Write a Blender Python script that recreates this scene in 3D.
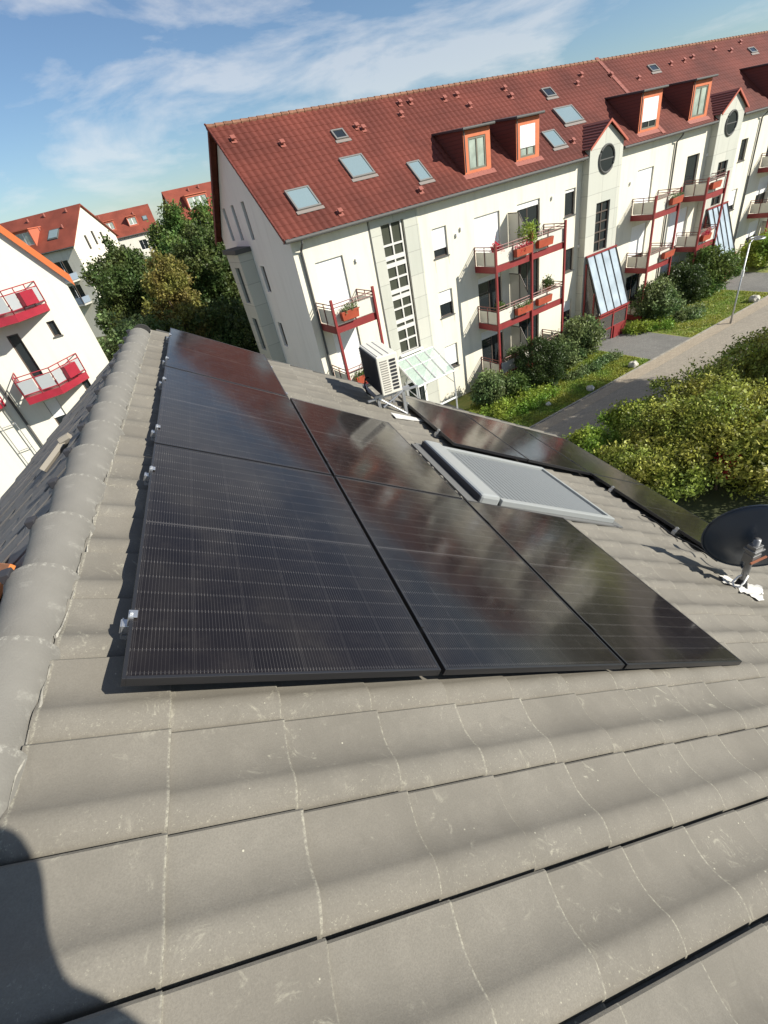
import bpy, bmesh, math, random
import numpy as np
from mathutils import Vector, Matrix
random.seed(7); rng = np.random.default_rng(7)
scene = bpy.context.scene
for o in list(bpy.data.objects): bpy.data.objects.remove(o)
col = scene.collection
R = math.radians
H = 11.3                      # camera height above the ground
# ---------------------------------------------------------------- camera
FPX = 465.2155
MR = ((0.92274, -0.337436, -0.186246), (-0.344822, -0.506875, -0.790048), (0.172187, 0.79323, -0.584069))
cd = bpy.data.cameras.new('camera'); cam = bpy.data.objects.new('camera', cd); col.objects.link(cam)
cd.sensor_fit = 'VERTICAL'; cd.sensor_height = 32; cd.lens = FPX / 1024 * 32
cd.clip_start = 0.05; cd.clip_end = 3000
m = Matrix.Identity(4)
for i in range(3):
    m[i][0] = MR[0][i]; m[i][1] = -MR[1][i]; m[i][2] = -MR[2][i]
m[2][3] = H
cam.matrix_world = m
scene.camera = cam
# ---------------------------------------------------------------- light
SUN_AZ, SUN_EL = 125.0, 32.0
w = bpy.data.worlds.new('World'); scene.world = w; w.use_nodes = True
nt = w.node_tree; N = nt.nodes; Lk = nt.links
for n_ in list(N): N.remove(n_)
wo = N.new('ShaderNodeOutputWorld'); bg = N.new('ShaderNodeBackground'); sky = N.new('ShaderNodeTexSky')
sky.sky_type = 'NISHITA'; sky.sun_disc = False; sky.sun_elevation = R(SUN_EL); sky.sun_rotation = R(SUN_AZ)
sky.altitude = 100; sky.air_density = 1.0; sky.dust_density = 0.3; sky.ozone_density = 2.0
bg.inputs['Strength'].default_value = 0.064
tc = N.new('ShaderNodeTexCoord')
mp = N.new('ShaderNodeMapping'); mp.inputs['Scale'].default_value = (1.0, 1.0, 3.2); mp.inputs['Rotation'].default_value = (0, 0, R(20))
mp.inputs['Location'].default_value = (3.4, 1.7, 0.3)
Lk.new(tc.outputs['Generated'], mp.inputs['Vector'])
nz = N.new('ShaderNodeTexNoise'); nz.inputs['Scale'].default_value = 3.6; nz.inputs['Detail'].default_value = 9; nz.inputs['Roughness'].default_value = 0.58
nz.inputs['Distortion'].default_value = 0.35
nz2 = N.new('ShaderNodeTexNoise'); nz2.inputs['Scale'].default_value = 1.1; nz2.inputs['Detail'].default_value = 3
Lk.new(mp.outputs[0], nz.inputs['Vector']); Lk.new(mp.outputs[0], nz2.inputs['Vector'])
ad = N.new('ShaderNodeMath'); ad.operation = 'MULTIPLY_ADD'; ad.inputs[1].default_value = 0.75
Lk.new(nz2.outputs[0], ad.inputs[0]); Lk.new(nz.outputs[0], ad.inputs[2])
cr = N.new('ShaderNodeValToRGB'); cr.color_ramp.elements[0].position = 0.86; cr.color_ramp.elements[1].position = 1.22
cr.color_ramp.elements[0].color = (0.03, 0.03, 0.03, 1); cr.color_ramp.elements[1].color = (0.45, 0.45, 0.45, 1)
Lk.new(ad.outputs[0], cr.inputs[0])
mx = N.new('ShaderNodeMixRGB'); mx.inputs[2].default_value = (10.2, 10.0, 9.8, 1)
tn = N.new('ShaderNodeMixRGB'); tn.blend_type = 'MULTIPLY'; tn.inputs[0].default_value = 1; tn.inputs[2].default_value = (.86, 1.02, 1.18, 1); Lk.new(sky.outputs[0], tn.inputs[1])
Lk.new(cr.outputs[0], mx.inputs[0]); Lk.new(tn.outputs[0], mx.inputs[1])
Lk.new(mx.outputs[0], bg.inputs[0]); Lk.new(bg.outputs[0], wo.inputs[0])
sd_ = bpy.data.lights.new('sun', 'SUN'); sun = bpy.data.objects.new('sun', sd_); col.objects.link(sun)
sd_.energy = 5.0; sd_.angle = R(0.55); sd_.color = (1.0, 0.945, 0.84)
sdir = Vector((math.sin(R(SUN_AZ)) * math.cos(R(SUN_EL)), math.cos(R(SUN_AZ)) * math.cos(R(SUN_EL)), math.sin(R(SUN_EL))))
sun.rotation_euler = sdir.to_track_quat('Z', 'Y').to_euler(); sun.location = (20, -20, 40)
scene.view_settings.view_transform = 'Standard'; scene.view_settings.look = 'None'
scene.view_settings.exposure = 0.55; scene.view_settings.gamma = 1
# ---------------------------------------------------------------- frames
SL = R(31.2224)
TH = R(90 - 76.3195)                                  # facade direction, turned from +X
Ax = Vector((math.cos(TH), math.sin(TH), 0)); Bx = Vector((-math.sin(TH), math.cos(TH), 0))
DT = 1.36
sdv = Vector((math.cos(SL), 0, -math.sin(SL))); nv = Vector((math.sin(SL), 0, math.cos(SL)))
def W(u, d, z): return Ax * u + Bx * d + Vector((0, 0, z + H))      # z relative to camera height
def RP(s, r, h=0): return sdv * s + Vector((0, r, 0)) + nv * (h - DT) + Vector((0, 0, H))
# ---------------------------------------------------------------- materials
MATS = {}
def mat(name, color, rough=0.6, spec=0.5, metal=0.0, var=0.0, vscale=3.0, bump=0.0, bscale=40.0, island=0.0, coat=0.0, trans=0.0, alpha=1.0):
    if name in MATS: return MATS[name]
    m = bpy.data.materials.new(name); m.use_nodes = True; MATS[name] = m
    t = m.node_tree; b = t.nodes['Principled BSDF']
    b.inputs['Base Color'].default_value = (*color, 1); b.inputs['Roughness'].default_value = rough
    b.inputs['Specular IOR Level'].default_value = spec; b.inputs['Metallic'].default_value = metal
    b.inputs['Coat Weight'].default_value = coat
    b.inputs['Transmission Weight'].default_value = trans; b.inputs['Alpha'].default_value = alpha
    tcn = t.nodes.new('ShaderNodeTexCoord')
    if var or island:
        hs = t.nodes.new('ShaderNodeHueSaturation'); hs.inputs['Color'].default_value = (*color, 1)
        val = None
        if var:
            n = t.nodes.new('ShaderNodeTexNoise'); n.inputs['Scale'].default_value = vscale; n.inputs['Detail'].default_value = 6
            t.links.new(tcn.outputs['Object'], n.inputs['Vector'])
            mr = t.nodes.new('ShaderNodeMapRange'); mr.inputs[1].default_value = 0.3; mr.inputs[2].default_value = 0.7
            mr.inputs[3].default_value = 1 - var; mr.inputs[4].default_value = 1 + var
            t.links.new(n.outputs[0], mr.inputs[0]); val = mr.outputs[0]
        if island:
            g = t.nodes.new('ShaderNodeNewGeometry'); mr = t.nodes.new('ShaderNodeMapRange')
            mr.inputs[3].default_value = 1 - island; mr.inputs[4].default_value = 1 + island
            t.links.new(g.outputs['Random Per Island'], mr.inputs[0])
            if val:
                mm = t.nodes.new('ShaderNodeMath'); mm.operation = 'MULTIPLY'
                t.links.new(val, mm.inputs[0]); t.links.new(mr.outputs[0], mm.inputs[1]); val = mm.outputs[0]
            else: val = mr.outputs[0]
        t.links.new(val, hs.inputs['Value']); t.links.new(hs.outputs[0], b.inputs['Base Color'])
    if bump:
        n = t.nodes.new('ShaderNodeTexNoise'); n.inputs['Scale'].default_value = bscale; n.inputs['Detail'].default_value = 5
        t.links.new(tcn.outputs['Object'], n.inputs['Vector'])
        bp = t.nodes.new('ShaderNodeBump'); bp.inputs['Strength'].default_value = bump; bp.inputs['Distance'].default_value = 0.02
        t.links.new(n.outputs[0], bp.inputs['Height']); t.links.new(bp.outputs[0], b.inputs['Normal'])
    return m
class NB:                                             # tiny node helper
    def __init__(s, m): s.t = m.node_tree; s.b = s.t.nodes['Principled BSDF']
    def n(s, k, **kw):
        x = s.t.nodes.new(k)
        for a, v in kw.items(): setattr(x, a, v)
        return x
    def L(s, a, b): s.t.links.new(a, b)
    def math(s, op, a, b=None, c=None):
        x = s.n('ShaderNodeMath', operation=op)
        for i, v in enumerate((a, b, c)):
            if v is None: continue
            if isinstance(v, (int, float)): x.inputs[i].default_value = v
            else: s.L(v, x.inputs[i])
        return x.outputs[0]
    def mix(s, f, a, b):
        x = s.n('ShaderNodeMixRGB')
        for i, v in ((0, f), (1, a), (2, b)):
            if isinstance(v, (int, float)): x.inputs[i].default_value = v
            elif isinstance(v, tuple): x.inputs[i].default_value = (*v, 1)
            else: s.L(v, x.inputs[i])
        return x.outputs[0]
    def noise(s, vec, scale, detail=5, rough=.5, dist=0):
        x = s.n('ShaderNodeTexNoise'); x.inputs['Scale'].default_value = scale; x.inputs['Detail'].default_value = detail
        x.inputs['Roughness'].default_value = rough; x.inputs['Distortion'].default_value = dist
        s.L(vec, x.inputs['Vector']); return x.outputs[0]
    def ramp(s, v, a, b, lo=0., hi=1.):
        x = s.n('ShaderNodeMapRange'); x.inputs[1].default_value = a; x.inputs[2].default_value = b
        x.inputs[3].default_value = lo; x.inputs[4].default_value = hi; x.interpolation_type = 'SMOOTHSTEP'
        s.L(v, x.inputs[0]); return x.outputs[0]
GAUGE, S0, TW, R0 = 0.345, 0.135, 0.297, 0.100
def roof_tile_material(name, base, dirt=1.0):
    m = bpy.data.materials.new(name); m.use_nodes = True; q = NB(m)
    tcn = q.n('ShaderNodeTexCoord').outputs['Object']
    sp = q.n('ShaderNodeSeparateXYZ'); q.L(tcn, sp.inputs[0])
    fs = q.math('FRACT', q.math('DIVIDE', q.math('SUBTRACT', sp.outputs[0], S0 - 20 * GAUGE), GAUGE))
    fr = q.math('FRACT', q.math('DIVIDE', q.math('SUBTRACT', sp.outputs[1], R0 - 40 * TW), TW))
    geo = q.n('ShaderNodeNewGeometry').outputs['Random Per Island']
    big = q.noise(tcn, 1.6, 6, .6); med = q.noise(tcn, 9, 8, .65, .6); fine = q.noise(tcn, 230, 5, .75)
    c = q.mix(q.ramp(big, .35, .65), tuple(x * .86 for x in base), tuple(x * 1.1 for x in base))
    c = q.mix(q.ramp(med, .45, .75, 0, .35), c, tuple(x * 1.35 for x in base))
    c = q.mix(q.ramp(fine, .3, .75, 0, .62), c, tuple(x * .62 for x in base))
    stn = q.noise(tcn, 3.3, 5, .7, 1.2)
    c = q.mix(q.ramp(stn, .60, .70, 0, .35), c, tuple(x * .66 for x in base))
    c = q.mix(q.math('MULTIPLY', geo, .28), c, tuple(x * y for x, y in zip(base, (.70, .68, .66))))
    # pale lichen crust on the lower edge of every course and along the roll
    sc = q.noise(tcn, 95, 7, .8)
    edge = q.math('MAXIMUM', q.ramp(fs, .978, .998), q.ramp(fs, .016, .0))
    ed = q.math('MULTIPLY', edge, q.ramp(sc, .40, .66, 0, .55))
    roll = q.math('MULTIPLY', q.math('MULTIPLY', q.ramp(fr, .0, .06), q.ramp(fr, .42, .12)), q.ramp(sc, .56, .70, 0, .55))
    scuff = q.math('MAXIMUM', q.math('MULTIPLY', q.ramp(q.noise(tcn, 7, 7, .72, 2.5), .56, .72, 0, .5), q.ramp(q.noise(tcn, 2.6, 3), .46, .6)), q.ramp(q.noise(tcn, 13, 8, .8, 1.0), .60, .74, 0, .25))
    vo = q.n('ShaderNodeTexVoronoi'); vo.inputs['Scale'].default_value = 26; q.L(tcn, vo.inputs['Vector'])
    spot = q.math('MULTIPLY', q.ramp(vo.outputs['Distance'], .09, .05), q.ramp(q.noise(tcn, 5, 3), .54, .64, 0, .8))
    lich = q.math('MAXIMUM', q.math('MAXIMUM', ed, roll), q.math('MAXIMUM', scuff, spot))
    c = q.mix(q.math('MULTIPLY', lich, dirt), c, (.50, .48, .38))
    q.L(c, q.b.inputs['Base Color']); q.b.inputs['Roughness'].default_value = .78; q.b.inputs['Specular IOR Level'].default_value = .3
    bp = q.n('ShaderNodeBump'); bp.inputs['Strength'].default_value = .35; bp.inputs['Distance'].default_value = .003
    hh = q.math('ADD', q.math('MULTIPLY', fine, 1.0), q.math('ADD', q.math('MULTIPLY', med, 1.5), q.math('MULTIPLY', lich, .7)))
    q.L(hh, bp.inputs['Height']); q.L(bp.outputs[0], q.b.inputs['Normal'])
    return m
M_tile = roof_tile_material('concrete_tile', (.192, .178, .150))
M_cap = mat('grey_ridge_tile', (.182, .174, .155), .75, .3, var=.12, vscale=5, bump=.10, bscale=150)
def cap_mat():
    m = MATS['grey_ridge_tile']; q = NB(m); t = q.n('ShaderNodeTexCoord').outputs['Object']; sp = q.n('ShaderNodeSeparateXYZ'); q.L(t, sp.inputs[0])
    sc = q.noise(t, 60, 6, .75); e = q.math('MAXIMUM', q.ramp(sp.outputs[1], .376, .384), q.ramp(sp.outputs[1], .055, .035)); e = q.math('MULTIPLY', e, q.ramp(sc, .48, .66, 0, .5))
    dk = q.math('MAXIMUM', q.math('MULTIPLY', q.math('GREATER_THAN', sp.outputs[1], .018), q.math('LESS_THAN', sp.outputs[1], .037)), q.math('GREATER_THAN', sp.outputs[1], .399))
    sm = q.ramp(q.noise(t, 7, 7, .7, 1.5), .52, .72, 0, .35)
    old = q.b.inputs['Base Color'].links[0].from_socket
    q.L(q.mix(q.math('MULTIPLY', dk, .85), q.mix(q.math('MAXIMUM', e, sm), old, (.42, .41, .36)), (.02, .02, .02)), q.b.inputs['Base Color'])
cap_mat()
M_tile_dark = roof_tile_material('dark_concrete_tile', (.19, .18, .17), .35)
def plaster(name, c, streak=.25, joints=None):
    m = bpy.data.materials.new(name); m.use_nodes = True; q = NB(m)
    tcn = q.n('ShaderNodeTexCoord').outputs['Object']
    mp = q.n('ShaderNodeMapping'); mp.inputs['Scale'].default_value = (1.4, 1.4, .18); q.L(tcn, mp.inputs[0])
    a = q.noise(mp.outputs[0], 1.5, 7, .65); b = q.noise(tcn, .35, 4, .6)
    cc = q.mix(q.math('MULTIPLY', q.ramp(a, .45, .75), streak), c, tuple(x * y for x, y in zip(c, (.72, .72, .70))))
    cc = q.mix(q.ramp(b, .4, .7, 0, .12), cc, tuple(x * .8 for x in c))
    if joints:
        br = q.n('ShaderNodeTexBrick'); br.offset = 0
        mp2 = q.n('ShaderNodeMapping'); mp2.inputs['Rotation'].default_value = (R(90), 0, 0); q.L(tcn, mp2.inputs[0]); q.L(mp2.outputs[0], br.inputs['Vector'])
        br.inputs['Scale'].default_value = 1; br.inputs['Brick Width'].default_value = joints[0]; br.inputs['Row Height'].default_value = joints[1]
        br.inputs['Mortar Size'].default_value = .012; br.inputs['Color1'].default_value = (1, 1, 1, 1); br.inputs['Color2'].default_value = (.88, .9, .9, 1); br.inputs['Mortar'].default_value = (.62, .62, .62, 1)
        x = q.n('ShaderNodeMixRGB', blend_type='MULTIPLY'); x.inputs[0].default_value = 1; q.L(cc, x.inputs[1]); q.L(br.outputs[0], x.inputs[2]); cc = x.outputs[0]
    q.L(cc, q.b.inputs['Base Color']); q.b.inputs['Roughness'].default_value = .9; q.b.inputs['Specular IOR Level'].default_value = .15
    bp = q.n('ShaderNodeBump'); bp.inputs['Strength'].default_value = .3; bp.inputs['Distance'].default_value = .01
    q.L(q.noise(tcn, 60, 3), bp.inputs['Height']); q.L(bp.outputs[0], q.b.inputs['Normal'])
    return m
M_cream = plaster('cream_plaster', (.74, .705, .59), .5)
M_cream2 = plaster('pale_cream_plaster', (.74, .715, .62), .3)
M_greywall = plaster('grey_plaster', (.80, .79, .76), .3)
M_panelgrey = plaster('grey_cladding', (.55, .55, .485), .25, (1.25, 1.0))
M_red_tile = mat('red_clay_tile', (.130, .033, .022), .65, .3, var=.28, vscale=.45, island=.03)
M_red_tile2 = mat('faded_red_clay_tile', (.22, .055, .034), .65, .3, var=.2, vscale=.6)
M_ridge_pale = mat('weathered_ridge_clay', (.22, .11, .07), .8, .2, var=.3, vscale=8)
M_redmetal = mat('red_painted_steel', (.23, .028, .028), .5, .5, var=.12, vscale=3)
M_brightred = mat('bright_red_paint', (.30, .018, .035), .45, .5, var=.1, vscale=3)
M_orange = mat('orange_planter_plastic', (.36, .07, .035), .5, .4, var=.12, vscale=4)
M_orangeboard = mat('orange_wood', (.62, .20, .055), .6, .3, var=.12, vscale=4)
M_white = mat('white_paint', (.80, .80, .78), .5, .4, var=.05)
M_shutter = mat('white_roller_shutter', (.84, .84, .82), .55, .3)
M_brown = mat('brown_window_frame', (.10, .075, .06), .5, .4)
M_darkpane = mat('dark_window_glass', (.02, .025, .028), .05, .8)
M_curtain = mat('curtained_glass', (.32, .38, .33), .08, .8, var=.25, vscale=2)
M_skyglass = mat('skylight_glass', (.20, .27, .29), .06, .9)
M_bluepanel = mat('blue_canopy_glass', (.36, .42, .46), .15, .7, var=.2, vscale=1.5)
M_clear = mat('canopy_clear_glass', (.55, .68, .60), .05, .7, alpha=.45)
M_parapet = mat('white_balcony_panel', (.66, .63, .55), .55, .3, var=.05)
M_sidepanel = mat('grey_balcony_panel', (.42, .40, .36), .6, .3)
M_alu = mat('aluminium', (.62, .63, .64), .32, .5, metal=.85)
M_galv = mat('galvanised_steel', (.48, .49, .50), .42, .5, metal=.7, var=.1, vscale=6)
M_zinc = mat('zinc_gutter', (.10, .10, .095), .7, .25)
M_anodblack = mat('black_anodised', (.018, .018, .02), .32, .6)
M_rubber = mat('black_rubber', (.012, .012, .013), .7, .3)
M_lead = mat('pale_flashing', (.56, .55, .52), .6, .3, var=.15, vscale=14, bump=.3, bscale=25)
M_flash = mat('dull_flashing', (.22, .19, .17), .6)
M_shutgrey = mat('grey_shutter_slats', (.20, .212, .21), .42, .5)
M_boxgrey = mat('grey_shutter_box', (.29, .305, .30), .38, .5)
M_dish = mat('anthracite_dish', (.035, .05, .072), .38, .5, var=.08, vscale=5)
M_ac = mat('warm_white_casing', (.76, .73, .64), .45, .4)
M_acdark = mat('dark_fins', (.035, .035, .04), .55, .4)
M_bark = mat('bark', (.10, .075, .055), .9, .2, var=.3, vscale=8, bump=.5, bscale=20)
M_stone = mat('pale_boulder', (.50, .48, .42), .85, .2, var=.2, vscale=6, bump=.5, bscale=12)
M_terracotta = mat('terracotta', (.40, .15, .08), .8, .2)
def slats(name, c1, c2, axis, period, frac=.2):
    m = bpy.data.materials.new(name); m.use_nodes = True; q = NB(m)
    sp = q.n('ShaderNodeSeparateXYZ'); q.L(q.n('ShaderNodeTexCoord').outputs['Object'], sp.inputs[0])
    f = q.math('FRACT', q.math('DIVIDE', q.math('ADD', sp.outputs[axis], 50), period))
    q.L(q.mix(q.math('LESS_THAN', f, frac), c1, c2), q.b.inputs['Base Color']); q.b.inputs['Roughness'].default_value = .5
    bp = q.n('ShaderNodeBump'); bp.inputs['Strength'].default_value = .5; bp.inputs['Distance'].default_value = .01
    q.L(q.ramp(f, 0, .25), bp.inputs['Height']); q.L(bp.outputs[0], q.b.inputs['Normal'])
    return m
M_shutter_s = slats('slatted_roller_shutter', (.84, .84, .82), (.70, .70, .69), 2, .055)
M_cheek = slats('dark_red_slate_cladding', (.16, .045, .035), (.09, .03, .025), 2, .16, .12)
def leaf(name, c, v=.35, hue=.03, tr=.35):
    m = bpy.data.materials.new(name); m.use_nodes = True; q = NB(m)
    g = q.n('ShaderNodeNewGeometry').outputs['Random Per Island']
    hs = q.n('ShaderNodeHueSaturation'); hs.inputs['Color'].default_value = (*c, 1)
    q.L(q.ramp(g, 0, 1, 1 - v, 1 + v * 1.2), hs.inputs['Value'])
    big = q.noise(q.n('ShaderNodeTexCoord').outputs['Object'], .7, 3)
    q.L(q.ramp(big, .3, .7, .5 - hue, .5 + hue), hs.inputs['Hue'])
    q.L(hs.outputs[0], q.b.inputs['Base Color']); q.b.inputs['Roughness'].default_value = .5; q.b.inputs['Specular IOR Level'].default_value = .35
    tl = q.n('ShaderNodeBsdfTranslucent'); q.L(hs.outputs[0], tl.inputs[0])
    ms = q.n('ShaderNodeMixShader'); ms.inputs[0].default_value = tr
    out = q.t.nodes['Material Output']; q.L(q.b.outputs[0], ms.inputs[1]); q.L(tl.outputs[0], ms.inputs[2]); q.L(ms.outputs[0], out.inputs[0])
    return m
L_dark = leaf('dark_green_leaves', (.085, .125, .035))
L_mid = leaf('mid_green_leaves', (.12, .185, .045))
L_yel = leaf('olive_yellow_leaves', (.22, .205, .055), .4)
L_bright = leaf('bright_green_leaves', (.24, .34, .05), .3)
L_olive = leaf('olive_green_leaves', (.28, .31, .062), .55)
L_box = leaf('boxwood_leaves', (.045, .075, .02), .4, .01)
L_grey = leaf('grey_green_leaves', (.15, .21, .08), .5)
L_grass = leaf('grass_blades', (.26, .32, .06), .3)
L_red = leaf('red_flowers', (.55, .04, .06), .3, .02)
L_pink = leaf('magenta_flowers', (.45, .05, .22), .3, .02)
def solar_cell():
    m = bpy.data.materials.new('solar_cells_under_glass'); m.use_nodes = True; q = NB(m)
    tcn = q.n('ShaderNodeTexCoord').outputs['Object']; sp = q.n('ShaderNodeSeparateXYZ'); q.L(tcn, sp.inputs[0])
    x = q.math('SUBTRACT', sp.outputs[0], .018); y = q.math('SUBTRACT', sp.outputs[1], .022)
    cw = .183; ch = .0943
    fx = q.math('FRACT', q.math('DIVIDE', x, cw)); half = q.math('GREATER_THAN', y, .859)
    y2 = q.math('SUBTRACT', y, q.math('MULTIPLY', half, .869))
    fy = q.math('FRACT', q.math('DIVIDE', y2, ch))
    bus = q.math('FRACT', q.math('MULTIPLY', fx, 16)); 
    bl = q.math('LESS_THAN', q.math('ABSOLUTE', q.math('SUBTRACT', bus, .5)), .075)
    endy = q.math('GREATER_THAN', q.math('ABSOLUTE', q.math('SUBTRACT', fy, .5)), .43)
    gx = q.math('GREATER_THAN', q.math('ABSOLUTE', q.math('SUBTRACT', fx, .5)), .490)
    gy = q.math('GREATER_THAN', q.math('ABSOLUTE', q.math('SUBTRACT', fy, .5)), .486)
    fade = q.ramp(q.noise(tcn, 3, 3), .35, .65, .5, 1)
    c = q.mix(q.math('MULTIPLY', bl, fade), (.0075, .006, .0065), (.045, .042, .042))
    c = q.mix(q.math('MULTIPLY', q.math('MULTIPLY', bl, endy), fade), c, (.15, .14, .13))
    c = q.mix(q.math('MULTIPLY', gy, .55), c, (.035, .035, .04))
    c = q.mix(q.math('MULTIPLY', gx, .6), c, (.035, .032, .032))
    hg = q.math('LESS_THAN', q.math('ABSOLUTE', q.math('SUBTRACT', y, .863)), .0045)
    c = q.mix(hg, c, (.06, .056, .055))
    cell = q.n('ShaderNodeTexWhiteNoise', noise_dimensions='2D'); cv = q.n('ShaderNodeCombineXYZ'); q.L(q.math('FLOOR', q.math('DIVIDE', x, cw)), cv.inputs[0]); q.L(q.math('FLOOR', q.math('DIVIDE', y, ch)), cv.inputs[1]); q.L(cv.outputs[0], cell.inputs['Vector'])
    c = q.mix(q.math('MULTIPLY', cell.outputs['Value'], .4), c, (.013, .011, .012))
    dust = q.ramp(q.noise(tcn, 5, 7, .7), .4, .9, 0.004, .04)
    c = q.mix(dust, c, (.45, .40, .34))
    q.L(c, q.b.inputs['Base Color']); q.b.inputs['Roughness'].default_value = .13; q.b.inputs['Specular IOR Level'].default_value = .34
    q.L(q.ramp(q.noise(tcn, 9, 6, .7), .3, .8, .085, .16), q.b.inputs['Roughness'])
    bp = q.n('ShaderNodeBump'); bp.inputs['Strength'].default_value = .05; bp.inputs['Distance'].default_value = .002
    q.L(q.noise(tcn, 6, 2), bp.inputs['Height']); q.L(bp.outputs[0], q.b.inputs['Normal'])
    return m
M_solar = solar_cell()
# ---------------------------------------------------------------- mesh helpers
class MB:
    def __init__(s, f=None): s.v = []; s.f = []; s.fn = f
    def pt(s, p):
        p = s.fn(*p) if s.fn else p
        s.v.append((p[0], p[1], p[2])); return len(s.v) - 1
    def poly(s, pts): s.f.append([s.pt(p) for p in pts]); return s
    def box(s, x0, x1, y0, y1, z0, z1):
        i = [s.pt(p) for p in ((x0, y0, z0), (x1, y0, z0), (x1, y1, z0), (x0, y1, z0), (x0, y0, z1), (x1, y0, z1), (x1, y1, z1), (x0, y1, z1))]
        for q in ((0, 3, 2, 1), (4, 5, 6, 7), (0, 1, 5, 4), (1, 2, 6, 5), (2, 3, 7, 6), (3, 0, 4, 7)): s.f.append([i[k] for k in q])
        return s
    def prism(s, poly, e, t0=None):                # polygon pts (3D) extruded by vector e
        a = [s.pt(p) for p in poly]; b = [s.pt((p[0] + e[0], p[1] + e[1], p[2] + e[2])) for p in poly]
        s.f.append(a[::-1]); s.f.append(b); n = len(a)
        for i in range(n): s.f.append([a[i], a[(i + 1) % n], b[(i + 1) % n], b[i]])
        return s
    def tube(s, pts, r, n=8, cap=True):
        pts = [Vector(p) for p in pts]; rs = r if isinstance(r, (list, tuple)) else [r] * len(pts); rings = []
        for i, p in enumerate(pts):
            t = (pts[min(i + 1, len(pts) - 1)] - pts[max(i - 1, 0)]).normalized()
            up = Vector((0, 0, 1)) if abs(t.z) < .9 else Vector((1, 0, 0))
            a = t.cross(up).normalized(); b = t.cross(a)
            rings.append([s.pt(p + (a * math.cos(2 * math.pi * k / n) + b * math.sin(2 * math.pi * k / n)) * rs[i]) for k in range(n)])
        for q, w_ in zip(rings, rings[1:]):
            for k in range(n): s.f.append([q[k], q[(k + 1) % n], w_[(k + 1) % n], w_[k]])
        if cap: s.f.append(rings[0][::-1]); s.f.append(rings[-1])
        return s
    def build(s, name, m, parent=None, off=(0, 0, 0), smooth=False, bevel=0):
        me = bpy.data.meshes.new(name); ox, oy, oz = off
        me.from_pydata([(x - ox, y - oy, z - oz) for x, y, z in s.v], [], s.f)
        bm = bmesh.new(); bm.from_mesh(me); bmesh.ops.recalc_face_normals(bm, faces=bm.faces); bm.to_mesh(me); bm.free()
        me.materials.append(m); o = bpy.data.objects.new(name, me); col.objects.link(o)
        if smooth: me.polygons.foreach_set('use_smooth', [True] * len(me.polygons))
        if bevel:
            b = o.modifiers.new('bevel', 'BEVEL'); b.width = bevel; b.segments = 2; b.limit_method = 'ANGLE'
        if parent: o.parent = parent
        return o
def tag(o, label=None, cat=None, group=None, kind=None):
    if label: o['label'] = label
    if cat: o['category'] = cat
    if group: o['group'] = group
    if kind: o['kind'] = kind
    return o
def thing(name, label, cat, loc=(0, 0, 0), rot=(0, 0, 0), group=None):
    o = bpy.data.objects.new(name, None); o.empty_display_size = .2; col.objects.link(o)
    o.location = loc; o.rotation_euler = rot; return tag(o, label, cat, group)
def empty_part(name, parent, loc=(0, 0, 0)):
    o = bpy.data.objects.new(name, None); o.empty_display_size = .1; col.objects.link(o); o.parent = parent; o.location = loc; return o
def clip(poly, planes):                            # planes: (a,b,c): keep a*x+b*y<=c
    for a, b, c in planes:
        out = []
        for i in range(len(poly)):
            p, q = poly[i], poly[(i + 1) % len(poly)]; dp = a * p[0] + b * p[1] - c; dq = a * q[0] + b * q[1] - c
            if dp <= 1e-9: out.append(p)
            if (dp < -1e-9 and dq > 1e-9) or (dp > 1e-9 and dq < -1e-9):
                t = dp / (dp - dq); out.append((p[0] + (q[0] - p[0]) * t, p[1] + (q[1] - p[1]) * t))
        poly = out
        if len(poly) < 3: return []
    return poly
def wall(mb, x0, x1, z0, z1, holes, fn, planes=(), reveal=.14):   # fn(a, out, z)
    xs = sorted({x0, x1, *[v for h in holes for v in h[:2] if x0 < v < x1]}); zs = sorted({z0, z1, *[v for h in holes for v in h[2:] if z0 < v < z1]})
    for a, b in zip(xs, xs[1:]):
        for c, d in zip(zs, zs[1:]):
            mx_, mz = (a + b) / 2, (c + d) / 2
            if any(h[0] < mx_ < h[1] and h[2] < mz < h[3] for h in holes): continue
            p = clip([(a, c), (b, c), (b, d), (a, d)], planes)
            if p: mb.poly([fn(x, 0, z) for x, z in p])
    for h in holes:
        a, b, c, d = h
        for p, q in (((a, c), (b, c)), ((b, c), (b, d)), ((b, d), (a, d)), ((a, d), (a, c))):
            mb.poly([fn(p[0], 0, p[1]), fn(q[0], 0, q[1]), fn(q[0], -reveal, q[1]), fn(p[0], -reveal, p[1])])
def fbox(mb, fn, a0, a1, o0, o1, z0, z1):
    pts = [fn(a, o, z) for a, o, z in ((a0, o0, z0), (a1, o0, z0), (a1, o1, z0), (a0, o1, z0), (a0, o0, z1), (a1, o0, z1), (a1, o1, z1), (a0, o1, z1))]
    i = [mb.pt(p) for p in pts]
    for q in ((0, 3, 2, 1), (4, 5, 6, 7), (0, 1, 5, 4), (1, 2, 6, 5), (2, 3, 7, 6), (3, 0, 4, 7)): mb.f.append([i[k] for k in q])
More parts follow.
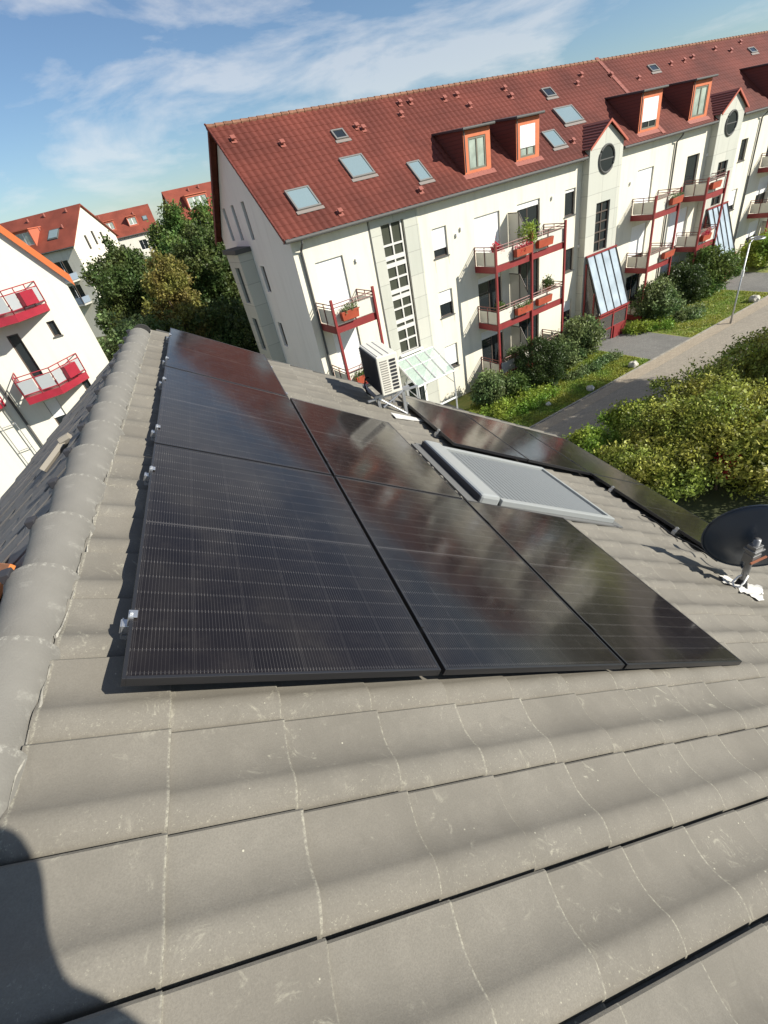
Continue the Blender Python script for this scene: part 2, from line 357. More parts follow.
def window(parent, fn, off, a0, a1, z0, z1, shut=0., cols=1, rows=1, fm=None, pane=None, depth=.11, sill=True, name='window', bar=.05):
    fm = fm or M_brown; b = MB(); t = .055
    fbox(b, fn, a0, a0 + t, -depth - .05, -depth, z0, z1); fbox(b, fn, a1 - t, a1, -depth - .05, -depth, z0, z1)
    fbox(b, fn, a0 + t, a1 - t, -depth - .05, -depth, z0, z0 + t); fbox(b, fn, a0 + t, a1 - t, -depth - .05, -depth, z1 - t, z1)
    for i in range(1, cols):
        x = a0 + (a1 - a0) * i / cols; fbox(b, fn, x - bar / 2, x + bar / 2, -depth - .048, -depth - .004, z0 + t, z1 - t)
    for i in range(1, rows):
        z = z0 + (z1 - z0) * i / rows; fbox(b, fn, a0 + t, a1 - t, -depth - .046, -depth - .007, z - bar / 2, z + bar / 2)
    wn = b.build(name, fm, parent, off)
    p = MB(); fbox(p, fn, a0 + t * .6, a1 - t * .6, -depth - .035, -depth - .025, z0 + t * .6, z1 - t * .6); p.build('pane', pane or M_darkpane, wn)
    wn.children[0].data.transform(Matrix.Translation((-off[0], -off[1], -off[2])))
    if shut > 0:
        s = MB(); fbox(s, fn, a0 + .02, a1 - .02, -depth + .012, -depth + .03, z1 - (z1 - z0) * shut, z1); s.build('roller_shutter', M_shutter_s, wn, off)
    if sill:
        s = MB(); fbox(s, fn, a0 - .05, a1 + .05, -depth + .002, .05, z0 - .035, z0 + .012); s.build('sill', M_zinc if fm is M_brown else fm, wn, off)
    return wn
# ---------------------------------------------------------------- tiles
def prof_pan(t):                                    # lap groove, one roll, one shallow pan rising to the lap
    if t < .055: return -.016
    if t < .063: return -.001
    if t < .30: return .004 + .032 * math.sin((t - .05) / .25 * math.pi / 2) ** 1.1
    if t < .36: return .036 - .002 * ((t - .30) / .06) ** 2
    if t < .66: return .014 + .020 * (1 - (t - .36) / .30) ** 2.2
    if t < .985: return .014 + .022 * ((t - .66) / .325) ** 1.3
    return .030
def prof_flat(t): return prof_pan(t) * .35
def prof_wave(t): return .040 * (.5 - .5 * math.cos(2 * math.pi * t))
def tile_field(mb, s0, s1, r0, r1, tw, gauge, prof, nseg, lap, jit=0., lip=.004, flip=1, skip=None, over=.02):
    ns = int(round((s1 - s0) / gauge)); nr = int(round((r1 - r0) / tw))
    ts = nseg if isinstance(nseg, list) else [k / nseg for k in range(nseg + 1)]; nseg = len(ts) - 1
    P = [prof(t) for t in ts]
    for i in range(ns):
        for j in range(nr):
            a = s0 + i * gauge; b = r0 + j * tw
            if skip and skip(a + gauge / 2, b + tw / 2): continue
            dz = random.gauss(0, 1) * jit; ds = random.gauss(0, 1) * jit * 1.6; tl = random.gauss(0, 1) * jit * .8; dr = random.gauss(0, 1) * jit * .5
            rows = []
            for (s, z) in ((a - .012, -.004), (a + gauge + ds, lap), (a + gauge + ds + .002, lap - .016 if lap > .006 else -.004)):
                row = [mb.pt((s, b + dr + tw * ts[k] * (1 + over * .5), (P[k] + z + dz + tl * (ts[k] - .5)) * flip)) for k in range(nseg + 1)]
                row.append(mb.pt((s, b + dr + tw * (1 + over * .5) + .002, (z + dz - lip) * flip)))
                rows.append(row)
            for q, w_ in zip(rows, rows[1:]):
                for k in range(nseg + 1): mb.f.append([q[k], w_[k], w_[k + 1], q[k + 1]])
def raw_build(mb, name, m, parent, smooth_angle=None):
    me = bpy.data.meshes.new(name); me.from_pydata(mb.v, [], mb.f); me.materials.append(m)
    o = bpy.data.objects.new(name, me); col.objects.link(o); o.parent = parent
    if smooth_angle:
        me.polygons.foreach_set('use_smooth', [True] * len(me.polygons)); me.set_sharp_from_angle(angle=smooth_angle)
    return o
# ================================================================= GROUND
g = MB(); g.poly([(-1500, -1500, 0), (1500, -1500, 0), (1500, 1500, 0), (-1500, 1500, 0)])
M_ground = mat('earth_and_grass', (.085, .095, .045), .95, .1, var=.4, vscale=.3)
tag(g.build('ground', M_ground), kind='structure')
def strip(name, m, u0, u1, d0, d1, z, kind='structure'):
    b = MB(); b.poly([W(u0, d0, z - H), W(u1, d0, z - H), W(u1, d1, z - H), W(u0, d1, z - H)]); return tag(b.build(name, m), kind=kind)
def grit(name, c, s=30, patch=.25):
    m = bpy.data.materials.new(name); m.use_nodes = True; q = NB(m); t = q.n('ShaderNodeTexCoord').outputs['Object']
    cc = q.mix(q.ramp(q.noise(t, s, 6, .7), .35, .65), tuple(x * .8 for x in c), tuple(x * 1.15 for x in c))
    cc = q.mix(q.ramp(q.noise(t, .6, 5, .65), .45, .7, 0, patch), cc, tuple(x * .6 for x in c))
    br = q.n('ShaderNodeTexBrick'); br.inputs['Scale'].default_value = 1; br.inputs['Brick Width'].default_value = .2; br.inputs['Row Height'].default_value = .1
    br.inputs['Mortar Size'].default_value = .006; br.inputs['Color1'].default_value = (1, 1, 1, 1); br.inputs['Color2'].default_value = (.82, .82, .82, 1); br.inputs['Mortar'].default_value = (.6, .6, .6, 1)
    q.L(t, br.inputs['Vector']); x = q.n('ShaderNodeMixRGB', blend_type='MULTIPLY'); x.inputs[0].default_value = .8; q.L(cc, x.inputs[1]); q.L(br.outputs[0], x.inputs[2])
    q.L(x.outputs[0], q.b.inputs['Base Color']); q.b.inputs['Roughness'].default_value = .9; return m
M_paver = grit('brownish_pavers', (.38, .32, .24)); M_paver2 = grit('grey_pavers', (.32, .285, .23)); M_conc = grit('forecourt_concrete', (.20, .195, .18), 20, .5)
strip('path', M_paver2, 2, 90, 9.6, 13.55, .012); strip('path', M_paver, 2, 90, 13.55, 14.3, .016)
k = MB()
k.fn = lambda u, d, z: W(u, d, z - H)
for u in np.arange(2, 90, 1.0): k.box(u, u + .985, 14.24, 14.34, 0, .05)
tag(k.build('kerb', mat('kerb_stone', (.30, .28, .24), .9, .2, var=.2, vscale=3)), kind='structure')
def lawn(u0, u1, d0, d1):
    m = bpy.data.materials.get('lawn_turf') or None
    if m is None:
        m = bpy.data.materials.new('lawn_turf'); m.use_nodes = True; q = NB(m); t = q.n('ShaderNodeTexCoord').outputs['Object']
        c = q.mix(q.ramp(q.noise(t, 1.3, 6, .7), .35, .65), (.16, .21, .04), (.32, .29, .09))
        c = q.mix(q.ramp(q.noise(t, 25, 4, .7), .3, .7, 0, .5), c, (.13, .15, .04)); q.L(c, q.b.inputs['Base Color']); q.b.inputs['Roughness'].default_value = .95
    strip('lawn', m, u0, u1, d0, d1, .02)
lawn(9, 25.4, 14.34, 20); lawn(29.2, 38.5, 14.34, 20); lawn(43, 60, 14.34, 20); 
strip('forecourt', M_conc, 25.4, 29.2, 14.34, 20, .018); strip('forecourt', M_conc, 38.5, 43, 14.34, 20, .018); strip('forecourt', M_conc, 11.8, 15.2, 14.34, 20, .024)
gv = []; gf = []
def blades(n, u0, u1, d0, d1):
    for _ in range(n):
        u = random.uniform(u0, u1); d = random.uniform(d0, d1); h = random.uniform(.04, .10); a = random.uniform(0, 6.28); p = W(u, d, -H + .02); b = len(gv)
        dx, dy = math.cos(a) * .035, math.sin(a) * .035
        gv.extend([(p.x - dx, p.y - dy, p.z), (p.x + dx, p.y + dy, p.z), (p.x + random.gauss(0, .03), p.y + random.gauss(0, .03), p.z + h)]); gf.append((b, b + 1, b + 2))
blades(26000, 14.6, 25.3, 14.36, 18.5); blades(9000, 29.3, 38.4, 14.36, 18)
me = bpy.data.meshes.new('grass'); me.from_pydata(gv, [], gf); me.materials.append(L_grass); o = bpy.data.objects.new('grass', me); col.objects.link(o)
tag(o, 'short sunlit grass of the lawn strip along the path', 'grass', kind='stuff')
# ================================================================= FOLIAGE
def leaves_mesh(name, m, lobes, n, size, fill=.35, drop=None, seed=0):
    rg = np.random.default_rng(seed); vol = np.array([l[3] * l[4] * l[5] for l in lobes]) ** (2 / 3); cnt = (n * vol / vol.sum()).astype(int)
    C = []; 
    for l, c in zip(lobes, cnt):
        d = rg.normal(size=(c, 3)); d /= np.linalg.norm(d, axis=1)[:, None]
        nz_ = 1 + .16 * np.sin(d[:, 0] * 7 + l[0] * 3) * np.sin(d[:, 1] * 6 + l[1]) + .12 * np.sin(d[:, 2] * 9 + l[0] * 5 + d[:, 0] * 8)
        rad = (1 - fill * rg.random(c) ** 2.0) * nz_
        C.append(np.array(l[:3]) + d * rad[:, None] * np.array(l[3:6]))
    C = np.concatenate(C); n = len(C)
    # twigs: leaves gather in small tufts
    tuft = C[rg.integers(0, n, n)] * .0 + C; k = rg.random(n) < .75
    anchors = C[rg.integers(0, n, n // 14)]; idx = rg.integers(0, len(anchors), n); C[k] = anchors[idx[k]] + rg.normal(size=(k.sum(), 3)) * size * 1.7
    a = rg.normal(size=(n, 3)); a /= np.linalg.norm(a, axis=1)[:, None]; b = rg.normal(size=(n, 3)); b[:, 2] += .2
    b -= (b * a).sum(1)[:, None] * a; b /= np.linalg.norm(b, axis=1)[:, None]
    s = size * (.6 + .8 * rg.random(n))[:, None]
    V = np.stack([C - a * s, C + b * s * .55 - a * s * .1, C + a * s, C - b * s * .55 - a * s * .1], 1).reshape(-1, 3)
    me = bpy.data.meshes.new(name); me.vertices.add(len(V)); me.vertices.foreach_set('co', V.ravel().astype(np.float32))
    me.loops.add(4 * n); me.loops.foreach_set('vertex_index', np.arange(4 * n, dtype=np.int32)); me.polygons.add(n)
    me.polygons.foreach_set('loop_start', np.arange(n, dtype=np.int32) * 4); me.update(calc_edges=True); me.materials.append(m)
    return me
def tree(name, label, cat, pos, height, spread, crown0, m, n, size, group=None, seed=1, nl=14, flat=1.0, trunk=True):
    rg = random.Random(seed); t = thing(name, label, cat, pos, (0, 0, rg.uniform(0, 6)), group); lobes = []
    cz = (crown0 + height) / 2; hz = (height - crown0) / 2
    for i in range(nl):
        a = i * 2.399; f = (i + .5) / nl; zz = (f * 2 - 1); rr = spread * math.sqrt(max(.05, 1 - zz * zz)) * .66 * rg.uniform(.55, 1.25)
        sz = spread * rg.uniform(.22, .46); lobes.append((math.cos(a) * rr, math.sin(a) * rr, cz + zz * hz * .72, sz, sz, sz * rg.uniform(.6, .9) * flat))
    for i in range(nl):
        a = rg.uniform(0, 6.28); zz = rg.uniform(-.7, 1.0); rr = spread * math.sqrt(max(.02, 1 - zz * zz)) * rg.uniform(.75, 1.05); sz = spread * rg.uniform(.10, .20); lobes.append((math.cos(a) * rr, math.sin(a) * rr, cz + zz * hz * .95, sz, sz, sz * rg.uniform(.6, 1.1)))
    lobes.append((0, 0, cz, spread * .5, spread * .5, hz * .7))
    me = leaves_mesh('crown', m, lobes, n, size, .5, seed=seed); o = bpy.data.objects.new('crown', me); col.objects.link(o); o.parent = t
    if trunk:
        b = MB(); r0 = max(.05, height * .018); b.tube([(0, 0, -.05), (.05, .03, crown0 * .6), (.1, -.05, crown0), (0, 0, cz), (0, 0, cz + hz * .6)], [r0 * 1.3, r0, r0 * .9, r0 * .6, r0 * .2], 8)
        for l in lobes[:nl:2]: b.tube([(.05, 0, max(crown0 * .7, .2)), (l[0] * .5, l[1] * .5, (l[2] + crown0) / 2), l[:3]], [r0 * .5, r0 * .35, r0 * .12], 6)
        b.build('trunk', M_bark, t, smooth=True)
    return t
# trees between the left house and the gable
def wp(u, d): p = W(u, d, -H); return (p.x, p.y, 0)
tree('tree', 'dark green leafy tree beside the white wall of the left house', 'tree', wp(4.0, 38), 11.0, 2.6, 3.2, L_dark, 60000, .09, 'trees behind the grey roof', 3, 22)
tree('tree', 'olive yellow tree in front of the dark trees behind the roof end', 'tree', wp(5.6, 33.5), 9.9, 1.9, 2.5, L_yel, 30000, .08, 'trees behind the grey roof', 5, 20)
tree('tree', 'tall mid green tree rising between the far house roofs', 'tree', wp(9.6, 44), 12.0, 3.3, 3.5, L_mid, 60000, .10, 'trees behind the grey roof', 8, 22)
tree('tree', 'very dark tree close against the grey gable', 'tree', wp(9.6, 38.5), 10.4, 3.0, 2.5, L_dark, 50000, .10, 'trees behind the grey roof', 11, 22)
tree('tree', 'low dark tree filling the gap below the grey gable', 'tree', wp(7.6, 32.5), 7.0, 2.5, .8, L_dark, 40000, .09, 'trees behind the grey roof', 15, 20)
tree('tree', 'tall dark tree half hidden behind the gable eave', 'tree', wp(12.6, 43), 11.8, 3.0, 3, L_mid, 26000, .14, 'trees behind the grey roof', 19, 20)
tree('bush', 'small grey green bush at the foot of the left house wall', 'bush', wp(1.9, 31.5), 7.9, 1.6, 2.0, L_grey, 12000, .09, None, 21, 14)
tree('bush', 'rounded pale green bush left of the ridge end of the grey roof', 'bush', wp(2.6, 29.5), 7.5, 1.3, 2, L_grey, 12000, .08, None, 22, 14)
tree('bush', 'dark bush between ridge end and the olive yellow tree', 'bush', wp(3.7, 30.5), 7.6, 1.6, 1.5, L_dark, 14000, .09, None, 23, 14)
# garden trees on the right of our house
ga = 'garden trees beside the path'
tree('garden_tree', 'olive green garden tree standing in the bend right behind the dish', 'tree', wp(18.0, 7.7), 2.7, 2.6, .4, L_olive, 34000, .055, ga, 31, 22)
tree('garden_tree', 'largest yellow green garden tree at the right picture edge', 'tree', wp(21.9, 7.3), 3.1, 2.6, .5, L_olive, 36000, .06, ga, 32, 22)
tree('garden_tree', 'yellow green tree farthest along the path edge', 'tree', wp(26.5, 7.6), 2.1, 1.7, .5, L_olive, 24000, .06, ga, 33, 20)
tree('garden_tree', 'smallest olive tree nearest the house eave', 'tree', wp(14.9, 7.8), 1.7, 1.9, .2, L_olive, 16000, .065, ga, 34, 18)
tree('garden_tree', 'low olive tree behind the satellite dish', 'tree', wp(17.2, 5.4), 2.2, 2.3, .3, L_olive, 16000, .07, ga, 35, 18)
tree('garden_tree', 'broad tree at the right edge above the dish, below the path tree', 'tree', wp(21.5, 4.6), 2.9, 2.4, .6, L_olive, 18000, .08, ga, 36, 18)
tree('hedge_bush', 'bright green bush at the corner of the path beside the solar panels', 'bush', wp(14.9, 10.3), 1.25, 1.25, .1, L_bright, 16000, .06, ga, 37, 16)
tree('hedge_bush', 'light green bush along the path next to the brightest one', 'bush', wp(17.2, 9.9), 1.75, 1.35, .1, L_bright, 16000, .06, ga, 38, 16)
tree('flowering_shrub', 'shrub with red leaves between the garden trees and the roof', 'shrub', wp(16.0, 6.0), 1.6, .35, .5, L_red, 700, .06, None, 39, 8)
tree('garden_tree', 'tall tree right of the view whose shadow falls over the path', 'tree', wp(26.2, 3.2), 9.6, 2.4, 6.4, L_olive, 12000, .08, ga, 51, 18)
tree('garden_tree', 'second tall tree right of the view shading the lawn edge', 'tree', wp(29.6, 3.4), 9.4, 2.0, 6.6, L_olive, 9000, .08, ga, 52, 18)
# bushes along the facade
bu = 'bushes along the cream facade'
def bush(u, d, h, s, m, n, size, label, seed, name='bush'): return tree(name, label, 'bush', wp(u, d), h, s, .05, m, n, size, bu, seed, 14)
bush(16.6, 18.0, 1.7, 1.05, L_grey, 9000, .065, 'grey green leafy bush right of the glass entrance canopy', 41)
bush(17.9, 17.3, 1.4, .7, L_mid, 6000, .06, 'small dark bush squeezed against the dark round boxwood', 42)
bush(24.0, 18.1, 2.3, 1.35, L_grey, 15000, .075, 'large loose grey green shrub left of the first red entrance', 44)
bush(22.1, 17.9, 1.7, 1.0, L_grey, 9000, .07, 'loose shrub right of the dark round boxwood', 45)
bush(31.4, 18.0, 2.4, 1.4, L_grey, 14000, .075, 'grey green bush right of the first forecourt', 46)
bush(34.0, 18.2, 2.6, 1.5, L_box, 16000, .07, 'dark wide bush under the second pair of balconies', 47)
bush(36.6, 17.9, 3.0, 1.8, L_mid, 18000, .08, 'tall mid green bush behind the street lamp', 48)
bush(44.5, 18.0, 2.2, 1.6, L_bright, 9000, .09, 'light green bush beyond the second forecourt', 49)
# clipped dark boxwood dome
t = thing('boxwood', 'dark round clipped boxwood in front of the ground floor balcony', 'bush', wp(19.7, 17.2), group=bu)
me = leaves_mesh('foliage', L_box, [(0, 0, 1.2, 1.3, 1.15, 1.3)], 20000, .045, .15, seed=43); o = bpy.data.objects.new('foliage', me); col.objects.link(o); o.parent = t
# low ground cover
for i, (u, d, l) in enumerate([(16.5, 16.3, 'bright yellow green ground cover patch next to the solar panels'), (17.9, 16.2, 'second yellow green ground cover patch nearer the boxwood'), (29.6, 17.2, 'light green low plants at the forecourt edge'), (32.6, 16.4, 'low pale plants at the lawn edge under the grey green bush')]):
    t = thing('ground_cover', l, 'plants', wp(u, d), group='low plants in the beds')
    lob = [(random.uniform(-1.1, 1.1), random.uniform(-.6, .6), .22, .5, .45, .32) for _ in range(10)]
    me = leaves_mesh('foliage', L_bright if i < 3 else L_grey, lob, 5000, .055, .5, seed=60 + i); o = bpy.data.objects.new('foliage', me); col.objects.link(o); o.parent = t
lob = [(u, -16.6 + 0, .1, .35, .25, .2) for u in np.arange(0, 5, .4)]
t = thing('ground_cover', 'grey green low border at the foot of the loose shrubs', 'plants', wp(21.2, 16.2), (0, 0, TH), group='low plants in the beds')
me = leaves_mesh('foliage', L_grey, [(a, random.uniform(-.15, .15), .12, .35, .3, .25) for a in np.arange(0, 4, .4)], 5000, .05, .5, seed=70); o = bpy.data.objects.new('foliage', me); col.objects.link(o); o.parent = t
# boulders
for i, (u, d, s, l) in enumerate([(20.5, 14.6, .2, 'small pale boulder on the lawn nearest the roof'), (24.1, 14.6, .24, 'pale boulder at the lawn corner by the forecourt'), (36.4, 14.5, .3, 'pale boulder at the lawn end beyond the lamp'), (18.0, 15.2, .14, 'small grey stone in the lawn near the yellow green plants')]):
    bm = bmesh.new(); bmesh.ops.create_icosphere(bm, subdivisions=3, radius=s)
    for v in bm.verts:
        c = v.co.normalized(); v.co *= 1 + .18 * math.sin(c.x * 4 + i) * math.cos(c.y * 5 + i * 2) + random.uniform(-.03, .03); v.co.z *= .8
    me = bpy.data.meshes.new('boulder'); bm.to_mesh(me); bm.free(); me.materials.append(M_stone); o = bpy.data.objects.new('boulder', me); col.objects.link(o)
    p = wp(u, d); o.location = (p[0], p[1], s * .6); o.rotation_euler.z = i * 1.3; tag(o, l, 'boulder', 'boulders on the lawn')
# ================================================================= BUILDINGS
def tiled_slope(parent, u0, u1, d0, z0, d1, z1, m, skip=None, gauge=.34, nseg=6, off=(0, 0, 0), name='roof'):
    b = MB(); Ls = math.hypot(d1 - d0, z1 - z0); ang = math.atan2(z1 - z0, d1 - d0)
    tile_field(b, -Ls, 0, 0, round((u1 - u0) / .3) * .3, .3, Ls / round(Ls / gauge), prof_wave, nseg, .008, 0, .004, 1, (lambda s, r: skip(u0 + r, -s)) if skip else None)
    # local (s,r,z): s runs down the slope, r along u
    sgn = 1 if d1 > d0 else -1
    vv = []
    for s, r, z in b.v:
        k_ = -s; dd = d0 + (d1 - d0) * k_ / Ls; zz = z0 + (z1 - z0) * k_ / Ls
        nd, nz_ = -(z1 - z0) / Ls, (d1 - d0) / Ls
        if nz_ < 0: nd, nz_ = -nd, -nz_
        vv.append((u0 + r - off[0], dd + nd * z - off[1], zz + nz_ * z - off[2]))
    b.v = vv
    return raw_build(b, name, m, parent, R(35))
# ---- main apartment building (local frame: x along the facade, y into the depth)
U0, U1 = 8.4, 66.0; DF = 20.0
ZE, ZR, DR_ = -1.515, 2.67, 24.4
zl = lambda z: z + H
OFF = (U0, DF, 0.0)
mainb = thing('apartment_building', 'long cream apartment building with red tiled roof and red balconies opposite', 'building', W(U0, DF, -H), (0, 0, TH))
mainb.location.z = 0
FF = lambda a, o_, z: (a, DF - o_, z + H)                     # facade: out = toward us
GF = lambda a, o_, z: (U0 - o_, a, z + H)                     # left gable: out = toward -x
holes = []; wins = []
def W_(a0, a1, z0, z1, **k): holes.append((a0, a1, z0, z1)); wins.append(((a0, a1, z0, z1), k))
W_(9.25, 10.6, -4.95, -2.6, shut=1., sill=False); W_(9.25, 10.6, -7.7, -5.4, shut=.9, sill=False); W_(9.25, 10.6, -10.5, -8.2, shut=.3, sill=False)
for z1, sh in ((-2.67, .72), (-5.43, .5), (-8.18, .85)): W_(15.47, 16.34, z1 - 1.25, z1, shut=sh)
for k_, z1 in enumerate((-2.74, -5.5, -8.25)):
    W_(18.1, 19.8, z1 - 2.2, z1, shut=(.86, .12, .2)[k_], cols=2, sill=False); W_(21.03, 22.7, z1 - 2.2, z1, shut=(.12, .0, .05)[k_], cols=2, sill=False)
W_(24.65, 25.5, -4.02, -2.76, shut=.12); W_(24.83, 25.58, -6.88, -5.66); W_(24.87, 25.58, -9.75, -8.5, shut=.5)
W_(30.95, 32.5, -5.2, -2.9, shut=1., sill=False); W_(30.95, 32.5, -8.1, -5.8, shut=.75, cols=2, sill=False); W_(30.95, 32.5, -10.8, -8.7, shut=0, cols=2, sill=False)
W_(35.95, 37.3, -5.2, -2.97, shut=0, sill=False); W_(35.0, 37.0, -8.1, -5.8, shut=.95, cols=2, sill=False); W_(35.0, 37.0, -10.8, -8.7, shut=.9, cols=2, sill=False)
W_(42.2, 43.05, -4.22, -2.98); W_(42.2, 43.05, -7.15, -5.85, shut=.75); W_(42.2, 43.05, -9.9, -8.7, shut=.3)
for z1 in (-2.9, -5.75, -8.6): W_(46.0, 47.6, z1 - 2.2, z1, shut=.5 if z1 < -3 else .1, cols=2, sill=False); W_(49, 50.6, z1 - 2.2, z1, shut=.9, cols=2, sill=False); W_(54.5, 55.4, z1 - 1.25, z1, shut=.4); W_(60, 61.6, z1 - 2.2, z1, shut=.6, sill=False)
SH = (12.7, 13.95, -7.62, -1.93); holes.append(SH)
P1 = (25.95, 28.7); P2 = (38.1, 40.85); P3 = (50.9, 53.6)
wb = MB(); wall(wb, U0, U1, -H, ZE - .08, holes, FF)
wb.build('wall', M_cream, mainb, OFF)
M_streak = mat('rain_streaked_plaster', (.52, .49, .40), .9, .1, var=.15, vscale=6)
for (a0, a1, z0, z1), kk in wins:
    if kk.get('sill', True):
        for xs_ in (a0 - .03, a1 - .04):
            b = MB(); L_ = random.uniform(.25, .7); b.poly([(xs_, DF - .003, z0 - .04 + H), (xs_ + .07, DF - .003, z0 - .04 + H), (xs_ + .045, DF - .003, z0 - L_ + H), (xs_ + .03, DF - .003, z0 - L_ + H)]); b.build('rain_streak', M_streak, mainb, OFF)
for (a0, a1, z0, z1), kk in wins: window(mainb, FF, OFF, a0, a1, z0, z1, fm=M_brown, **kk)
# left gable wall and far walls
gh = [(26.8, 27.2, -1.5, -.1), (25.4, 25.8, -1.5, -.05), (23.88, 24.28, -1.5, 0.), (23.8, 24.3, -3.75, -2.6), (23.8, 24.3, -6.4, -5.2), (23.8, 24.3, -9.3, -8.0)]
gw = MB(); rs = (ZR - ZE) / (DR_ - 19.65); DB = 2 * DR_ - DF
planes = [(-rs, 1, ZE - rs * 19.65 - .06), (rs, 1, ZR + rs * DR_ - .06)]
gh2 = [(26.5, 27.1, -6.9, -2.75), ]
wall(gw, DF, DB, -H, ZR, gh, GF, planes); gw.build('gable_wall', M_greywall, mainb, OFF)
for h in gh: window(mainb, GF, OFF, *h, fm=M_brown, sill=False)
# bay on the gable
by = thing  # noqa
bb = MB(); BF = lambda a, o_, z: (U0 - .7 - o_, a, z + H)
bh = [(25.1 + .25, 26.0, -4.2, -2.55), (25.35, 26.0, -6.6, -4.95)]
wall(bb, 24.9, 26.7, -8.0, -1.95, bh, BF); 
for d_ in (24.9, 26.7): bb.poly([(U0, d_, -8 + H), (U0 - .7, d_, -8 + H), (U0 - .7, d_, -1.95 + H), (U0, d_, -1.95 + H)])
bb.poly([(U0, 24.9, -8 + H), (U0 - .7, 24.9, -8 + H), (U0 - .7, 26.7, -8 + H), (U0, 26.7, -8 + H)])
bay = bb.build('bay', M_panelgrey, mainb, OFF)
c = MB(); c.box(U0 - .82, U0, 24.8, 26.8, -1.95 + H, -1.75 + H); c.build('bay_roof', M_zinc, bay, OFF)
for o in [bay.children[-1]]: pass
for h in bh:
    b = MB(); fbox(b, BF, h[0], h[1], -.16, -.11, h[2], h[3]); b.build('bay_window', M_darkpane, bay, OFF)
for a, b_ in ((28.9 - .6, 28.75 - .05),): 
    for z0, z1 in ((-4, -2.7), (-6.5, -5.2)):
        s = MB(); fbox(s, GF, 28.05, 28.5, .0, .02, z0, z1); s.build('window', M_darkpane, mainb, OFF)
# back and right walls
b = MB(); b.poly([(U0, DB, 0), (U1, DB, 0), (U1, DB, ZE + H), (U0, DB, ZE + H)]); b.poly([(U1, DF, 0), (U1, DB, 0), (U1, DB, ZE + H), (U1, DR_, ZR + H - .1), (U1, DF, ZE + H)])
b.build('rear_wall', M_cream, mainb, OFF)
# roof
roofL = math.hypot(DR_ - 19.65, ZR - ZE); cs, sn = (DR_ - 19.65) / roofL, (ZR - ZE) / roofL
def RFp(u, s, h=0): return (u, 19.65 + cs * s - sn * h, ZE + sn * s + cs * h + H)      # point on the front slope, s up from the eave
tiled_slope(mainb, 8.03, 66.13, 19.65, ZE + H, DR_, ZR + H, M_red_tile, off=OFF)
tiled_slope(mainb, 8.03, 66.13, 2 * DR_ - 19.65, ZE + H, DR_, ZR + H, M_red_tile, nseg=4, off=OFF, name='rear_roof')
b = MB()
for u in np.arange(8.0, 66, .38):
    b.tube([(u, DR_, ZR + H + .0), (u + .40, DR_, ZR + H + .0)], [.11, .085], 8)
b.build('ridge', M_ridge_pale, mainb, OFF)
b = MB(); b.prism([(U0 - .36, 19.72, ZE - .12 + H), (U0 - .36, DR_, ZR - .1 + H), (U0 - .36, DR_, ZR + .03 + H), (U0 - .36, 19.62, ZE + .02 + H)], (.03, 0, 0))
b.prism([(U0 - .36, 29.1, ZE - .12 + H), (U0 - .36, DR_, ZR - .1 + H), (U0 - .36, DR_, ZR + .03 + H), (U0 - .36, 29.2, ZE + .02 + H)], (.03, 0, 0)); b.build('verge_board', mat('dark_red_board', (.17, .045, .035), .6), mainb, OFF)
b = MB()
for s in np.arange(0, roofL, .34): 
    p = RFp(U0 - .40, s, .05); q = RFp(U0 - .40, s + .34, .035); b.tube([p, q], .045, 6)
b.build('verge_tiles', M_red_tile, mainb, OFF)
b = MB(); n_ = 8                                            # gutter
for a, c_ in ((8.05, 25.8), (28.85, 37.95), (41.0, 50.75), (53.75, 66)):
    b.tube([(a, 19.58, ZE + H - .06), (c_, 19.58, ZE + H - .06)], .07, 8)
b.build('gutter', M_zinc, mainb, OFF)
b = MB(); b.box(U0 - .3, U1, 19.66, 19.999, ZE + H - .14, ZE + H - .09); b.build('soffit', mat('grey_soffit', (.30, .30, .29), .7), mainb, OFF)
def pipe(u, top=ZE - .08, bot=-H): 
    b = MB(); b.tube([(u, 19.6, top + H), (u, 19.62, top - .15 + H), (u, 19.92, top - .45 + H), (u, 19.92, bot + H)], .05, 8); b.build('downpipe', M_zinc, mainb, OFF)
for u in (8.75, 34.4, 44.1, 58): pipe(u)
# stair window strips
def strip_panel(a0, a1, z0, z1, hs, name='stairwell_cladding', m=None, apex=None, dd=DF - .035):
    b = MB(); fn = lambda a, o_, z: (a, dd - o_, z + H)
    if apex:
        am = (a0 + a1) / 2; sl_ = (apex - z1) / (am - a0); pl = [(-sl_, 1, z1 - sl_ * a0), (sl_, 1, z1 + sl_ * a1)]
        wall(b, a0, a1, z0, apex, hs, fn, pl)
        b.poly([fn(a0, 0, z0), fn(a0, 0, z1), fn(a0, -1.2, z1), fn(a0, -1.2, z0)]); b.poly([fn(a1, 0, z0), fn(a1, 0, z1), fn(a1, -1.2, z1), fn(a1, -1.2, z0)])
    else:
        wall(b, a0, a1, z0, z1, hs, fn)
        for a in (a0, a1): b.poly([fn(a, 0, z0), fn(a, 0, z1), fn(a, -.034, z1), fn(a, -.034, z0)])
    return b.build(name, m or M_panelgrey, mainb, OFF)
strip_panel(12.15, 14.75, -H, ZE - .1, [SH])
b = MB(); a0, a1, z0, z1 = SH
zr = [z0, -6.85, -6.25, -5.35, -4.7, -4.35, -3.55, -2.85, -2.4, z1]
zs_ = [z0, -7.0, -6.42, -6.08, -5.5, -5.0, -4.72, -4.15, -3.6, -3.3, -2.78, z1]
for i, z in enumerate(zs_):
    th = .09 if i in (2, 3, 5, 6, 8, 9) else .04
    fbox(b, FF, a0, a1 - .1, -.10, -.05, z - th, z + th)
for x in (a0 + .03, (a0 + a1 - .1) / 2, a1 - .12): fbox(b, FF, x - .035, x + .035, -.095, -.055, z0, z1)
